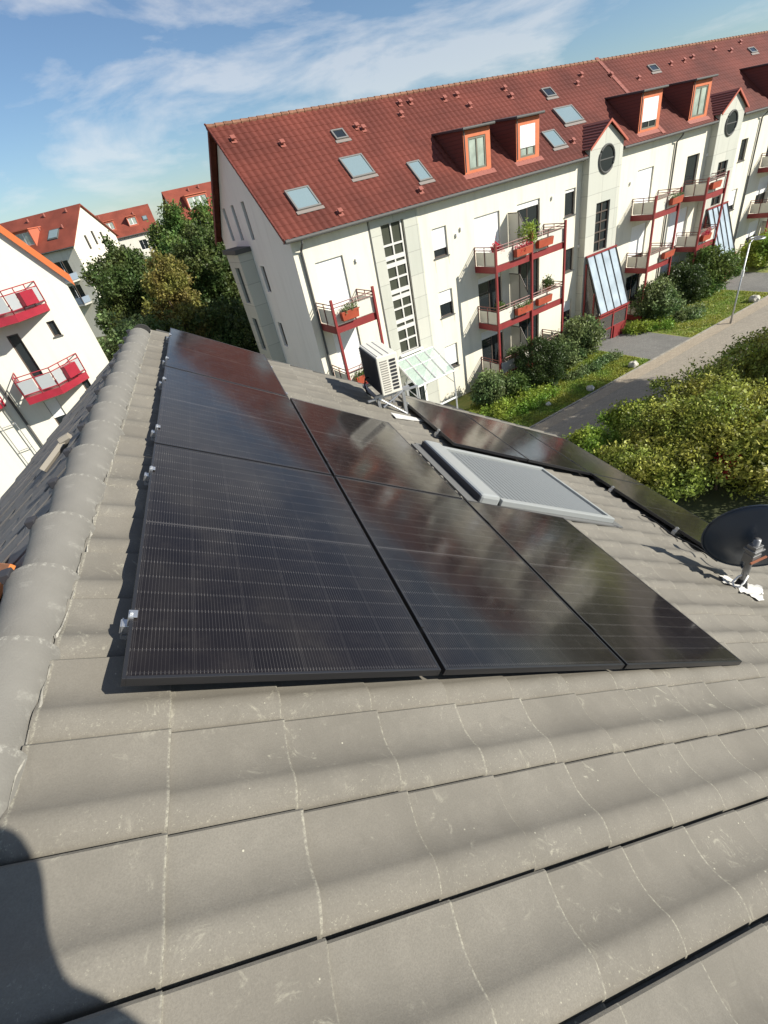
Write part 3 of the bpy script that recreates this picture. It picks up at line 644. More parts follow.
sw = b.build('stair_window', mat('off_white_frame', (.62, .61, .57), .6), mainb, OFF)
b = MB(); fbox(b, FF, a0, a1, -.14, -.11, z0, z1); b.build('pane', mat('grey_green_window_glass', (.06, .065, .05), .1, .6), sw, OFF)
b = MB(); fbox(b, FF, 12.6, 14.0, .03, .16, -7.72, -7.64); b.build('sill', M_white, sw, OFF)
# pillars with round window and small gable roof
for (a0, a1), wa in ((P1, (26.75, 27.95)), (P2, (38.9, 40.05)), (P3, (51.7, 52.9))):
    am = (a0 + a1) / 2; apex = -.28; sh = -1.15; rz = -1.83
    hole = (wa[0], wa[1], -6.25, -3.78); pn = strip_panel(a0, a1, -H, sh, [hole], 'gabled_pillar', None, apex, 19.56)
    b = MB(); fn = lambda a, o_, z: (a, 19.56 - o_, z + H)
    fbox(b, fn, hole[0], hole[1], -.2, -.14, hole[2], hole[3]); b.build('pane', M_darkpane, pn, OFF)
    b = MB(); fr = M_brown
    for x in (hole[0] + .03, (hole[0] + hole[1]) / 2, hole[1] - .03): fbox(b, fn, x - .03, x + .03, -.13, -.09, hole[2], hole[3])
    for k_ in range(6): z = hole[2] + (hole[3] - hole[2]) * k_ / 5; fbox(b, fn, hole[0], hole[1], -.135, -.085, z - .03, z + .03)
    b.build('window_frame', fr, pn, OFF)
    b = MB(); ring = [(am + math.cos(t_) * .62, 19.53, rz + H + math.sin(t_) * .62) for t_ in np.linspace(0, 2 * math.pi, 29)]
    b.tube(ring, .055, 6, False); b.build('round_frame', M_zinc, pn, OFF)
    b = MB(); b.prism([(am + math.cos(t_) * .61, 19.555, rz + H + math.sin(t_) * .61) for t_ in np.linspace(0, 2 * math.pi, 29)[:-1]], (0, -.012, 0)); b.build('round_pane', M_darkpane, pn, OFF)
    b = MB(); b.box(am - .60, am + .60, 19.52, 19.54, rz - .025 + H, rz + .025 + H); b.build('glazing_bar', M_zinc, pn, OFF)
    for side in (-1, 1):                            # small saddle roof running back into the big roof
        e_ = a0 - .15 if side < 0 else a1 + .15; ze = sh - .12
        b = MB(); nb = 9
        for k_ in range(nb):
            t0, t1 = k_ / nb, (k_ + 1) / nb
            def pp(t_, dd): return (e_ + (am - e_) * t_, dd, ze + (apex + .08 - ze) * t_ + H)
            dback0 = 19.65 + (ze + (apex + .08 - ze) * t0 - ZE) / rs + .15; dback1 = 19.65 + (ze + (apex + .08 - ze) * t1 - ZE) / rs + .15
            p = [pp(t0, 19.44), pp(t1, 19.44), pp(t1, dback1), pp(t0, dback0)]; p[0] = (p[0][0], p[0][1], p[0][2] + .03); p[3] = (p[3][0], p[3][1], p[3][2] + .03)
            b.prism(p, (0, 0, .03))
        nrib = 7
        b.build('saddle_roof', M_cheek if side < 0 else M_red_tile, pn, OFF)
        b = MB(); b.prism([(e_, 19.43, ze - .04 + H), (am, 19.43, apex + .02 + H), (am, 19.43, apex + .14 + H), (e_, 19.43, ze + .08 + H)], (0, -.04, 0)); b.build('verge_board', mat('orange_red_board', (.42, .10, .06), .6), pn, OFF)
# roof skylights
def skylight(u0, u1, s0, s1, glass=M_skyglass, fr=.07):
    b = MB(); b.fn = RFp
    b.box(u0, u1, s0, s0 + fr, .0, .11); b.box(u0, u1, s1 - fr, s1, 0, .11); b.box(u0, u0 + fr, s0 + fr, s1 - fr, 0, .11); b.box(u1 - fr, u1, s0 + fr, s1 - fr, 0, .11)
    o = b.build('skylight', mat('grey_skylight_frame', (.22, .215, .20), .5, .5, metal=.3), mainb, OFF)
    b = MB(); b.fn = RFp; b.box(u0 + fr, u1 - fr, s0 + fr, s1 - fr, .05, .085); b.build('pane', glass, o, OFF)
    b = MB(); b.fn = RFp; b.box(u0 - .08, u1 + .08, s0 - .16, s0 - .002, .03, .055); b.build('flashing', M_flash, o, OFF)
skylight(9.28, 10.38, 1.13, 2.22); skylight(12.48, 13.66, 2.05, 3.25); skylight(13.02, 13.65, 4.28, 4.85, M_darkpane); skylight(15.42, 16.14, 1.02, 2.2)
skylight(26.1, 27.6, 2.28, 3.45); skylight(24.1, 25.05, .98, 2.12); skylight(26.45, 27.18, 4.3, 4.95, M_darkpane); skylight(36.1, 36.9, 4.65, 5.2, M_darkpane)
skylight(47.5, 48.3, 4.6, 5.1, M_darkpane)
M_vent = mat('clay_vent', (.28, .09, .065), .6)
for u, s in [(8.69, 5.4), (10.56, 4.7), (14.4, 4.85), (14.65, 4.65), (17.43, 5.75), (18.05, 5.72), (17.05, 5.05), (20.05, 5.52), (20.93, 5.62), (21.18, 4.8), (15.14, .6), (10.93, .58), (24.15, 5.48), (24.17, 4.89), (25.67, 1.14), (30.2, 5.45), (29.35, 4.89), (32.5, 5.05), (34.46, 4.4), (38.4, 5.05), (39.9, 5.1), (41.0, 5.25), (44.0, 5.6), (45.5, 5.2), (47.4, 5.8)]:
    b = MB(); b.fn = RFp; b.tube([(u, s, .0), (u, s - .02, .13)], [.07, .065], 8); b.box(u - .10, u + .10, s - .11, s + .09, .13, .17); b.box(u - .12, u + .12, s - .2, s + .14, .034, .045)
    b.build('roof_vent', M_vent, mainb, OFF)
b = MB(); b.fn = RFp
for s in np.arange(0.1, roofL - .1, .34): b.box(32.45, 32.75, s, s + .33, .03, .06)
b.build('party_wall_strip', mat('lighter_red_tile', (.26, .08, .055), .6, island=.2), mainb, OFF)
# dormers
def dormer(u0, u1, s0, ztop, sback, shut, pane=M_curtain):
    df, _, = RFp(0, s0)[1:]; zf = RFp(0, s0)[2] - H; _, db, zb = RFp(0, sback); zb -= H
    o = empty_part('dormer', mainb, ((u0 + u1) / 2 - OFF[0], df - OFF[1], zf + H))
    OFF_ = OFF; DOFF = ((u0 + u1) / 2, df, zf + H)
    for xx in (u0, u1 - .06):
        b = MB(); b.prism([(xx, df, zf + H), (xx, db, zb + H), (xx, df, ztop + H)], (.06, 0, 0)); b.build('cheek', M_cheek, o, DOFF)
    b = MB(); w0, w1, z0, z1 = u0 + .28, u1 - .28, zf + .14, ztop - .28; fn = lambda a, o_, z: (a, df - .02 - o_, z + H)
    wall(b, u0 + .0, u1, zf, ztop - .01, [(w0, w1, z0, z1)], fn, reveal=.08); b.build('front', mat('orange_render', (.55, .15, .06), .7, var=.1), o, DOFF)
    b = MB(); 
    for x in (w0 + .04, (w0 + w1) / 2, w1 - .04): fbox(b, fn, x - .04, x + .04, -.08, -.02, z0, z1)
    for z in (z0 + .04, z1 - .04): fbox(b, fn, w0, w1, -.078, -.022, z - .04, z + .04)
    b.build('window_frame', mat('grey_green_frame', (.16, .15, .11), .5), o, DOFF)
    b = MB(); fbox(b, fn, w0, w1, -.07, -.05, z0, z1); b.build('pane', pane, o, DOFF)
    if shut: b = MB(); fbox(b, fn, w0 + .01, w1 - .01, -.018, .0, z1 - (z1 - z0) * shut, z1); b.build('roller_shutter', M_shutter_s, o, DOFF)
    b = MB(); b.prism([(u0 - .12, df - .15, ztop + H), (u0 - .12, db + .05, zb + .02 + H), (u0 - .12, db + .05, zb + .09 + H), (u0 - .12, df - .15, ztop + .09 + H)], (u1 - u0 + .24, 0, 0)); b.build('dormer_roof', mat('dark_zinc_roof', (.07, .05, .05), .6), o, DOFF)
    b = MB(); b.tube([(u0 - .14, df - .2, ztop + .05 + H), (u1 + .14, df - .2, ztop + .05 + H)], .055, 8); b.tube([(u0 + .03, df - .08, ztop + H), (u0 + .03, df - .08, zf + .1 + H)], .03, 6); b.build('dormer_gutter', M_zinc, o, DOFF)
    b = MB(); b.fn = RFp; b.box(u0 - .15, u1 + .15, s0 - .28, s0 - .01, .028, .045); b.build('flashing', M_vent, o, DOFF)
dormer(17.95, 19.6, .8, .66, 3.45, 0); dormer(21.25, 22.85, .77, .66, 3.5, .7); dormer(30.6, 32.5, .55, .62, 3.4, .75, M_darkpane); dormer(35.4, 37.3, .5, .62, 3.4, 0)
dormer(44.7, 46.6, .5, .62, 3.4, .4, M_darkpane); dormer(49.2, 51.1, .5, .62, 3.4, 0)
# balconies (child of the building, pieces below)
def balcony(u0, u1, zb, depth=1.4, posts=(), postz=(-3.85, -H), screen=None, ghost=False, white=(), beam=M_redmetal):
    y1 = DF - depth
    b = MB(); b.box(u0, u1, y1 + .06, DF - .001, zb + .08 + H, zb + .28 + H); o = b.build('balcony', mat('balcony_concrete', (.45, .44, .40), .8), mainb, OFF)
    b = MB(); b.box(u0 - .03, u1 + .03, y1, y1 + .055, zb + H, zb + .30 + H); b.box(u0 - .03, u0 + .02, y1 + .056, DF - .002, zb + H, zb + .30 + H); b.box(u1 - .02, u1 + .03, y1 + .056, DF - .002, zb + H, zb + .30 + H); b.build('edge_beam', beam, o, OFF)
    ztop = zb + 1.15
    b = MB(); rail = lambda p, q: b.tube([p, q], .022, 6)
    for zz in (ztop, ztop - .14): rail((u0, y1, zz + H), (u1, y1, zz + H)); rail((u0, y1, zz + H), (u0, DF, zz + H)); rail((u1, y1, zz + H), (u1, DF, zz + H))
    for x in np.linspace(u0, u1, max(3, int((u1 - u0) / 1.1) + 1)): rail((x, y1, zb + .3 + H), (x, y1, ztop + H))
    for x in (u0, u1): rail((x, y1 + .7, zb + .3 + H), (x, y1 + .7, ztop + H)); rail((x, DF - .03, zb + .3 + H), (x, DF - .03, ztop + H))
    b.build('railing', mat('brown_red_rail', (.16, .05, .04), .5), o, OFF)
    b = MB(); b.box(u0 + .04, u1 - .04, y1 + .025, y1 + .035, zb + .33 + H, ztop - .22 + H); b.build('front_panel', M_parapet, o, OFF)
    b = MB(); b.box(u0 + .02, u0 + .03, y1 + .05, DF - .08, zb + .33 + H, ztop - .22 + H); b.build('side_panel', M_parapet, o, OFF); b = MB(); b.box(u1 - .03, u1 - .02, y1 + .05, DF - .08, zb + .33 + H, ztop - .22 + H); b.build('side_panel', M_parapet, o, OFF)
    for x in posts:
        b = MB(); b.box(x - .05, x + .05, y1 - .10, y1 - .002, postz[1] + H, postz[0] + H); b.build('post', M_redmetal, o, OFF)
    if screen:
        b = MB(); b.prism([(screen, DF - .03, zb + .3 + H), (screen, DF - .03, zb + 2.15 + H), (screen, DF - .75, zb + 2.15 + H), (screen, y1 + .1, zb + 1.3 + H), (screen, y1 + .1, zb + .3 + H)], (.025, 0, 0)); b.build('privacy_screen', mat('frosted_screen', (.60, .58, .50), .4, alpha=.85), o, OFF)
        b = MB(); b.tube([(screen, DF - .03, zb + 2.17 + H), (screen, DF - .75, zb + 2.17 + H), (screen, y1 + .08, zb + 1.3 + H)], .025, 6); b.tube([(screen, DF - .75, zb + .3 + H), (screen, DF - .75, zb + 2.15 + H)], .025, 6); b.build('screen_frame', M_brown, o, OFF)
    return o
balcony(8.82, 10.92, -5.2, posts=(8.85, 10.9)); balcony(8.82, 10.92, -7.95); balcony(8.82, 10.92, -10.75)
for i, z in enumerate((-5.15, -7.95, -10.7)): balcony(17.99, 23.0, z, posts=(18.02, 20.5, 22.97) if i == 0 else (), screen=20.35)
for i, z in enumerate((-5.42, -8.33, -11.2)):
    balcony(30.72, 33.25, z, posts=(30.75, 33.22) if i == 0 else (), postz=(-4.2, -H)); balcony(36.05, 38.3, z, posts=(36.08, 38.3) if i == 0 else (), postz=(-4.2, -H))
for i, z in enumerate((-5.35, -8.2, -11.1)): balcony(45.4, 50.5, z, posts=(45.43, 47.9, 50.47) if i == 0 else (), postz=(-4.1, -H), screen=48)
# wall lamps and vents
b = MB()
for u, z in ((11.2, -2.95), (17.2, -3.0), (16.9, -3.2), (23.6, -2.9), (25.9, -5.7), (30.3, -3.4), (38.1, -3.2)): b = MB(); b.box(u - .05, u + .05, DF - .1, DF - .001, z - .07 + H, z + .07 + H); b.build('wall_lamp', M_white, mainb, OFF)
# expansion joints
b = MB(); b.box(12.08, 12.12, DF - .012, DF - .001, 0, ZE - .1 + H); b.build('joint_strip', M_zinc, mainb, OFF)
# entrance canopies
def red_canopy(a0, a1):
    zt, zb_, y = -6.4, -9.5, 18.3; DF = 19.56
    b = MB(); rows = 5
    b.poly([(a0, DF - .05, zt + H), (a1, DF - .05, zt + H), (a1, y, zb_ + H), (a0, y, zb_ + H)]); 
    dz = (zt - zb_) / (DF - .05 - y); b = MB(); b.prism([(a0, DF - .05, zt + H), (a1, DF - .05, zt + H), (a1, y, zb_ + H), (a0, y, zb_ + H)], (0, -.015, .01))
    o = b.build('entrance_canopy', M_bluepanel, mainb, OFF)
    b = MB()
    for k_ in range(5):
        x = a0 + (a1 - a0) * k_ / 4; b.tube([(x, DF - .09, zt + .03 + H), (x, y - .03, zb_ + .03 + H)], .03 if 0 < k_ < 4 else .045, 4)
    b.build('glazing_bars', M_zinc, o, OFF)
    b = MB(); b.box(a0 - .06, a1 + .06, DF - .12, DF - .036, zt + .03 + H, zt + .13 + H); b.box(a0 - .06, a1 + .06, y - .07, y - .02, zb_ - .06 + H, zb_ + .06 + H)
    for x in (a0, (a0 + a1) / 2, a1): b.box(x - .05, x + .05, y, y + .1, 0, zb_ - .02 + H)
    for z in (-10.6, -9.75): b.box(a0 + .051, a1 - .051, y + .02, y + .08, z + H, z + .08 + H)
    for x in (a0, a1):
        b.box(x - .045, x + .045, DF - .14, DF - .05, 0, zt - .3 + H); b.box(x - .03, x + .03, y + .11, DF - .15, -9.72 + H, -9.62 + H); b.box(x - .03, x + .03, DF - .8, DF - .7, 0, -8.3 + H)
    b.build('red_frame', M_redmetal, o, OFF)
    b = MB(); b.box(a0 + .06, a1 - .06, y + .045, y + .055, .1, 1.55); 
    for x in (a0, a1): b.prism([(x, y + .12, .1), (x, DF - .16, .1), (x, DF - .16, zt - .4 + H), (x, y + .12, zb_ - .1 + H)], (.01, 0, 0))
    b.build('side_glass', mat('entrance_glass', (.10, .09, .09), .06, .7, alpha=.8), o, OFF)
    b = MB(); b.box((a0 + a1) / 2 + .1, a1 - .15, y - .06, y + .0, .02, .75); b.build('red_panel', M_redmetal, o, OFF)
red_canopy(26.1, 28.75); red_canopy(38.5, 40.9)
zt, zb_, y = -7.9, -8.85, 18.3; a0, a1 = 12.25, 14.65
b = MB(); b.prism([(a0, DF - .1, zt + H), (a1, DF - .1, zt + H), (a1, y, zb_ + H), (a0, y, zb_ + H)], (0, 0, .012)); o = b.build('glass_canopy', M_clear, mainb, OFF)
b = MB()
for k_ in range(5): x = a0 + (a1 - a0) * k_ / 4; b.tube([(x, DF - .08, zt + .03 + H), (x, y - .03, zb_ + .03 + H)], .04, 4)
for tt in (0, .35, 1): b.tube([(a0, DF - .08 + (y - DF + .08) * tt, zt + .03 + (zb_ - zt) * tt + H), (a1, DF - .08 + (y - DF + .08) * tt, zt + .03 + (zb_ - zt) * tt + H)], .045 if tt != .35 else .02, 4)
for x in (a0 + .05, a1 - .05): b.tube([(x, y + .05, 0), (x, y + .05, zb_ + H)], .05, 4); b.tube([(x, y + .05, zb_ - .6 + H), (x, DF - .05, zb_ - .1 + H)], .03, 4)
b.box(a0, a1, y + .03, y + .07, 1.0, 1.08); b.build('white_frame', M_white, o, OFF)
b = MB(); b.box(12.6, 13.9, DF - .08, DF - .037, .05, 2.25); b.build('entrance_door', M_white, mainb, OFF); d_ = mainb.children[-1]
b = MB(); b.box(12.75, 13.2, DF - .1, DF - .082, .5, 2.1); b.box(13.3, 13.75, DF - .1, DF - .082, .5, 2.1); b.build('pane', M_darkpane, d_, OFF)
# bird-box like mailbox
# planter boxes (things hanging on the balcony fronts)
def planter(u0, u1, y, z, label, m=None, flowers=None, seed=0):
    t = thing('planter_box', label, 'planter', W((u0 + u1) / 2, y, z), (0, 0, TH), 'orange planter boxes on the balconies')
    wd = (u1 - u0) / 2; b = MB(); b.prism([(-wd, -.13, .36), (wd, -.13, .36), (wd - .04, -.10, 0), (-wd + .04, -.10, 0)], (0, .22, 0)); b.build('box', m or M_orange, t, bevel=.01)
    b = MB(); b.box(-wd + .03, wd - .03, -.10, .07, .361, .37); b.build('soil', M_bark, t)
    if flowers:
        me = leaves_mesh('plants', flowers, [(x, -.02, .42, .16, .12, .13) for x in np.linspace(-wd + .1, wd - .1, 5)], 260, .04, .6, seed=seed); o = bpy.data.objects.new('plants', me); col.objects.link(o); o.parent = t
yb = 18.6 - .16
PL = [(9.1, 9.95, -4.75, 'orange box with dry plants on the balcony left of the tall stair window', L_grey), (9.1, 9.9, -7.55, 'orange box on the second balcony behind the air conditioner', L_mid),
      (19.2, 20.35, -4.72, 'orange box with red flowers left of the middle post, top balcony', L_red), (20.75, 21.85, -4.68, 'orange box right of the middle post on the top balcony', None),
      (19.2, 20.35, -7.5, 'orange box with greenery left of the middle post, second balcony down', L_mid), (20.75, 21.85, -7.45, 'orange box right of the middle post, second balcony down', None),
      (32.1, 33.2, -4.95, 'orange box on the top balcony beside the round window pillar', L_grey), (36.3, 37.3, -4.9, 'orange box at the top balcony above the second slanted canopy', None),
      (32.1, 33.2, -7.85, 'orange box on the middle balcony right of the first slanted canopy', None), (36.3, 37.3, -7.8, 'orange box on the middle balcony left of the second slanted canopy', L_red)]
for i, (a, b_, z, l, fl) in enumerate(PL): planter(a, b_, yb, z, l, None, fl, 100 + i)
def potted(u, d, z, s, m, n, label, seed):
    t = thing('potted_plant', label, 'plant', W(u, d, z), (0, 0, 0)); b = MB(); b.tube([(0, 0, 0), (0, 0, .28)], [.1, .14], 10); b.build('pot', M_terracotta, t)
    me = leaves_mesh('foliage', m, [(0, 0, .28 + s, s, s, s * 1.1), (s * .3, .0, .3 + s * .4, s * .6, s * .6, s * .5)], n, .05, .6, seed=seed); o = bpy.data.objects.new('foliage', me); col.objects.link(o); o.parent = t
potted(20.5, 18.85, -4.7, .48, L_bright, 1500, 'leafy light green potted plant at the middle post of the top balcony', 201)
potted(18.4, 18.9, -4.6, .2, L_red, 500, 'small red flowering pot at the left end of the top balcony', 202)
potted(18.6, 18.9, -7.5, .25, L_mid, 600, 'green potted plant at the left end of the second balcony', 203)
potted(22.2, 18.9, -7.1, .22, L_dark, 500, 'small potted shrub at the right end of the second balcony', 204)
potted(19.4, 18.9, -10.3, .38, L_grey, 1200, 'grey green potted plant on the ground floor balcony', 205)
potted(20.8, 19.0, -10.3, .36, L_mid, 1200, 'mid green potted plant behind the boxwood on the ground floor balcony', 206)
potted(32.0, 18.9, -10.8, .45, L_mid, 1200, 'climbing green plant on the lowest balcony under the first top balcony', 207)
potted(32.9, 18.5, -10.8, .28, L_pink, 900, 'magenta flowering pot at the lowest balcony', 208)
# ---------------------------------------------------------------- left white house (gable end with red balconies)
LOFF = (-5.5, 26.6, 0)
lb = thing('gabled_house', 'white rendered gable house with orange verge and bright red balconies at the left edge', 'building', W(-5.5, 26.6, -H), (0, 0, TH)); lb.location.z = 0
LF = lambda a, o_, z: (a, 26.6 - o_, z + H)
ue, ze, st = .42, -1.0, math.tan(R(57)); uc = -5.5; zr_ = ze + st * (ue - uc)
lh = [(-2.75, -2.3, -5.05, -2.7), (-2.95, -2.4, -8.1, -5.65), (-1.1, -.78, -3.25, -2.6), (-1.1, -.78, -5.8, -5.2), (-3.5, -2.35, -1.9, .6), (-8.6, -7.3, -5.05, -2.7)]
b = MB(); wall(b, uc * 2 - ue, ue, -H, zr_, lh, LF, [(st, 1, ze + st * ue), (-st, 1, ze - st * (2 * uc - ue))])
b.poly([(ue, 26.6, 0), (ue, 38, 0), (ue, 38, ze + H), (ue, 26.6, ze + H)]); b.poly([(2 * uc - ue, 26.6, 0), (2 * uc - ue, 38, 0), (2 * uc - ue, 38, ze + H), (2 * uc - ue, 26.6, ze + H)])
b.build('wall', M_cream2, lb, LOFF)
for i, h in enumerate(lh): window(lb, LF, LOFF, *h, shut=(.0, .35, .0, .0, .3, .5)[i], cols=2 if h[1] - h[0] > 1 else 1, sill=h[1] - h[0] < 1)
b = MB()
for sx in (1, -1):
    e_ = uc + sx * (ue - uc + .25); b.prism([(uc, 26.5, zr_ + .05 + H), (e_, 26.5, ze - st * .25 + .05 + H), (e_, 26.5, ze - st * .25 + .2 + H), (uc, 26.5, zr_ + .25 + H)], (0, 12, 0))
b.build('roof', M_red_tile2, lb, LOFF)
b = MB()
for sx in (1, -1):
    e_ = uc + sx * (ue - uc + .28); b.prism([(uc, 26.42, zr_ - .12 + H), (e_, 26.42, ze - st * .28 - .12 + H), (e_, 26.42, ze - st * .28 + .32 + H), (uc, 26.42, zr_ + .32 + H)], (0, .06, 0))
    b.prism([(uc, 26.49, zr_ - .10 + H), (e_, 26.49, ze - st * .28 - .10 + H), (e_, 26.49, ze - st * .28 - .04 + H), (uc, 26.49, zr_ - .04 + H)], (0, .105, 0))
b.build('verge_board', mat('bright_orange_board', (.62, .16, .05), .55, .3), lb, LOFF)
for u in (-4.02,):
    b = MB(); b.tube([(u, 26.5, 0), (u, 26.5, 12.5)], .055, 8); b.build('downpipe', M_zinc, lb, LOFF)
b = MB()
for x in (-4.95, -4.38): b.tube([(x, 26.42, 2), (x, 26.42, 6.6)], .022, 6)
for z in (2.9, 4.0, 5.2, 6.4): b.tube([(-4.95, 26.42, z), (-4.38, 26.42, z)], .018, 6)
for x, z in ((-4.95, 6.3), (-4.38, 6.3), (-4.95, 2.5), (-4.38, 2.5)): b.tube([(x, 26.42, z), (x, 26.6, z)], .018, 6)
b.build('wall_ladder', M_galv, lb, LOFF)
def lbalc(zb, shift=0):
    pl = [(-3.3 + shift, 26.59), (-3.3 + shift, 25.2), (-1.9 + shift, 25.2), (-.68 + shift, 26.59)]
    b = MB(); b.prism([(x, y, zb + H) for x, y in pl], (0, 0, .30)); o = b.build('balcony', M_brightred, lb, LOFF)
    b = MB(); p2 = MB(); rd = MB()
    for (x0, y0), (x1, y1) in zip(pl, pl[1:]):
        for zz in (1.18, 1.0, .42): b.tube([(x0, y0, zb + zz + H), (x1, y1, zb + zz + H)], .022, 6)
        L_ = math.hypot(x1 - x0, y1 - y0); n = max(2, round(L_ / .62))
        for k_ in range(n + 1): x, y = x0 + (x1 - x0) * k_ / n, y0 + (y1 - y0) * k_ / n; b.tube([(x, y, zb + .3 + H), (x, y, zb + 1.18 + H)], .024, 6)
        for k_ in range(n):
            f0, f1 = (k_ + .08) / n, (k_ + .92) / n; tgt = p2
            tgt.prism([(x0 + (x1 - x0) * f0, y0 + (y1 - y0) * f0, zb + .40 + H), (x0 + (x1 - x0) * f1, y0 + (y1 - y0) * f1, zb + .40 + H), (x0 + (x1 - x0) * f1, y0 + (y1 - y0) * f1, zb + .97 + H), (x0 + (x1 - x0) * f0, y0 + (y1 - y0) * f0, zb + .97 + H)], (0, .01, 0))
    b.build('railing', M_brightred, o, LOFF); p2.build('panels', mat('pale_grey_panel', (.36, .38, .39), .5), o, LOFF)
    # red box hanging outside the slanted side
    c_ = Vector((-1.3 + shift, 25.9)); dv = Vector((1.22, 1.39)).normalized(); nn = Vector((dv.y, -dv.x)); b = MB()
    q = [c_ - dv * .36 + nn * .06, c_ + dv * .36 + nn * .06, c_ + dv * .36 + nn * .26, c_ - dv * .36 + nn * .26]
    b.prism([(v.x, v.y, zb + .45 + H) for v in q], (0, 0, .52)); b.build('balcony_box', M_brightred, o, LOFF)
lbalc(-2.2); lbalc(-5.3); lbalc(-2.2, -3.6); lbalc(-5.3, -3.6)
# ---------------------------------------------------------------- far houses
def far_house(name, label, loc, rz, length, depth, ze, zr, feats, wallm=M_cream2, roofm=M_red_tile2):
    t = thing(name, label, 'building', loc, (0, 0, rz), 'houses with red roofs far behind')
    F = lambda a, o_, z: (a, -o_, z); hs = [f[1:] for f in feats if f[0] == 'w']
    b = MB(); wall(b, 0, length, 0, ze, hs, F); b.poly([(0, depth, 0), (length, depth, 0), (length, depth, ze), (0, depth, ze)])
    b.build('wall', wallm, t)
    gsl = (zr - ze) / (depth / 2); pl = [(-gsl, 1, ze), (gsl, 1, ze + gsl * depth)]; b = MB()
    gl = [(depth * .3, depth * .3 + .5, ze - .9, ze + .7), (depth * .48, depth * .48 + .5, ze - .6, ze + 1.0), (depth * .66, depth * .66 + .5, ze - .9, ze + .7), (depth * .3, depth * .3 + 1.6, ze - 4.6, ze - 2.4)]
    for x, sg in ((0, -1), (length, 1)): b = MB(); wall(b, 0, depth, 0, zr, gl, lambda a, o_, z, x=x, sg=sg: (x + sg * o_, a, z), pl); b.build('gable_wall', wallm, t)
    for x, sg in ((0, -1), (length, 1)):
        for g_ in gl: window(t, lambda a, o_, z, x=x, sg=sg: (x + sg * o_, a, z), (0, 0, 0), *g_, sill=False, shut=.0 if g_[3] > ze else .9)
    for h in hs: window(t, F, (0, 0, 0), *h, sill=False, fm=M_white, cols=2)
    b = MB(); e = .3; ze2 = ze - gsl * e
    b.prism([(-.3, -e, ze2), (-.3, depth / 2, zr), (-.3, depth + e, ze2), (-.3, depth + e, ze2 + .15), (-.3, depth / 2, zr + .15), (-.3, -e, ze2 + .15)], (length + .6, 0, 0))
    b.build('roof', roofm, t)
    b = MB(); b.tube([(-.3, -e - .08, ze2 + .05), (length + .3, -e - .08, ze2 + .05)], .08, 6); b.build('gutter', M_zinc, t)
    rp = lambda a, s, h=0: (a, s, ze + .15 + gsl * s + h)
    for f in feats:
        if f[0] == 'sky':
            b = MB(); b.prism([rp(f[1], f[3]), rp(f[2], f[3]), rp(f[2], f[4]), rp(f[1], f[4])], (0, -.03, .12)); o = b.build('skylight', M_zinc, t)
            b = MB(); k1 = .12; b.prism([rp(f[1] + k1, f[3] + k1), rp(f[2] - k1, f[3] + k1), rp(f[2] - k1, f[4] - k1), rp(f[1] + k1, f[4] - k1)], (0, -.05, .15)); b.build('pane', M_skyglass, o)
        if f[0] == 'dorm':
            _, a0, a1, s0, hh = f; z0 = rp(0, s0)[2]; sb = s0 + hh / gsl
            b = MB(); 
            for x in (a0, a1 - .15): b.prism([(x, s0, z0), (x, sb, z0 + hh), (x, s0, z0 + hh)], (.15, 0, 0))
            b.box(a0 + .15, a1 - .15, s0 + .0, s0 + .1, z0, z0 + .25); b.box(a0 + .15, a1 - .15, s0, s0 + .1, z0 + hh - .25, z0 + hh - .001); b.box(a0 - .1, a1 + .1, s0 - .15, sb, z0 + hh + .001, z0 + hh + .1)
            o = b.build('dormer', mat('orange_dormer', (.48, .13, .07), .7), t)
            b = MB(); b.box(a0 + .15, a1 - .15, s0 + .1, s0 + .16, z0 + .25, z0 + hh - .25); b.build('window_frame', M_white, o)
            n = max(2, round((a1 - a0) / 1.0)); b = MB(); wd = (a1 - a0 - .3) / n
            for k_ in range(n): b.box(a0 + .15 + wd * k_ + .1, a0 + .15 + wd * (k_ + 1) - .1, s0 + .085, s0 + .098, z0 + .33, z0 + hh - .33)
            b.build('pane', M_curtain, o)
        if f[0] == 'balc':
            _, a0, a1, z = f; b = MB(); b.box(a0, a1, -1.5, -.002, z, z + .2); o = b.build('balcony', mat('balcony_concrete', (.45, .44, .40), .8), t)
            b = MB(); b.box(a0, a1, -1.5, -1.45, z + .25, z + 1.0); b.box(a0, a0 + .05, -1.449, -.01, z + .25, z + 1.0); b.box(a1 - .05, a1, -1.449, -.01, z + .25, z + 1.0); b.build('parapet', mat('bluish_grey_panel', (.22, .27, .33), .5), o)
            b = MB()
            for x in (a0 + .03, a1 - .03): b.tube([(x, -1.5, z + .2), (x, -1.5, z + 2.6)], .04, 6)
            b.build('post', M_brown, o)
        if f[0] == 'vent':
            b = MB(); p = rp(f[1], f[2]); b.tube([p, (p[0], p[1], p[2] + .4)], .14, 8); b.build('roof_vent', M_vent, t)
    return t
def pol(az, r): return (math.sin(R(az)) * r, math.cos(R(az)) * r, 0)
def frame_from(az, r, rzdeg, length): # right-hand corner given -> local origin (left corner)
    p = Vector(pol(az, r)); c_ = Vector((math.cos(R(rzdeg)), math.sin(R(rzdeg)), 0)); q = p - c_ * length; return (q.x, q.y, 0)
EB = H - .3
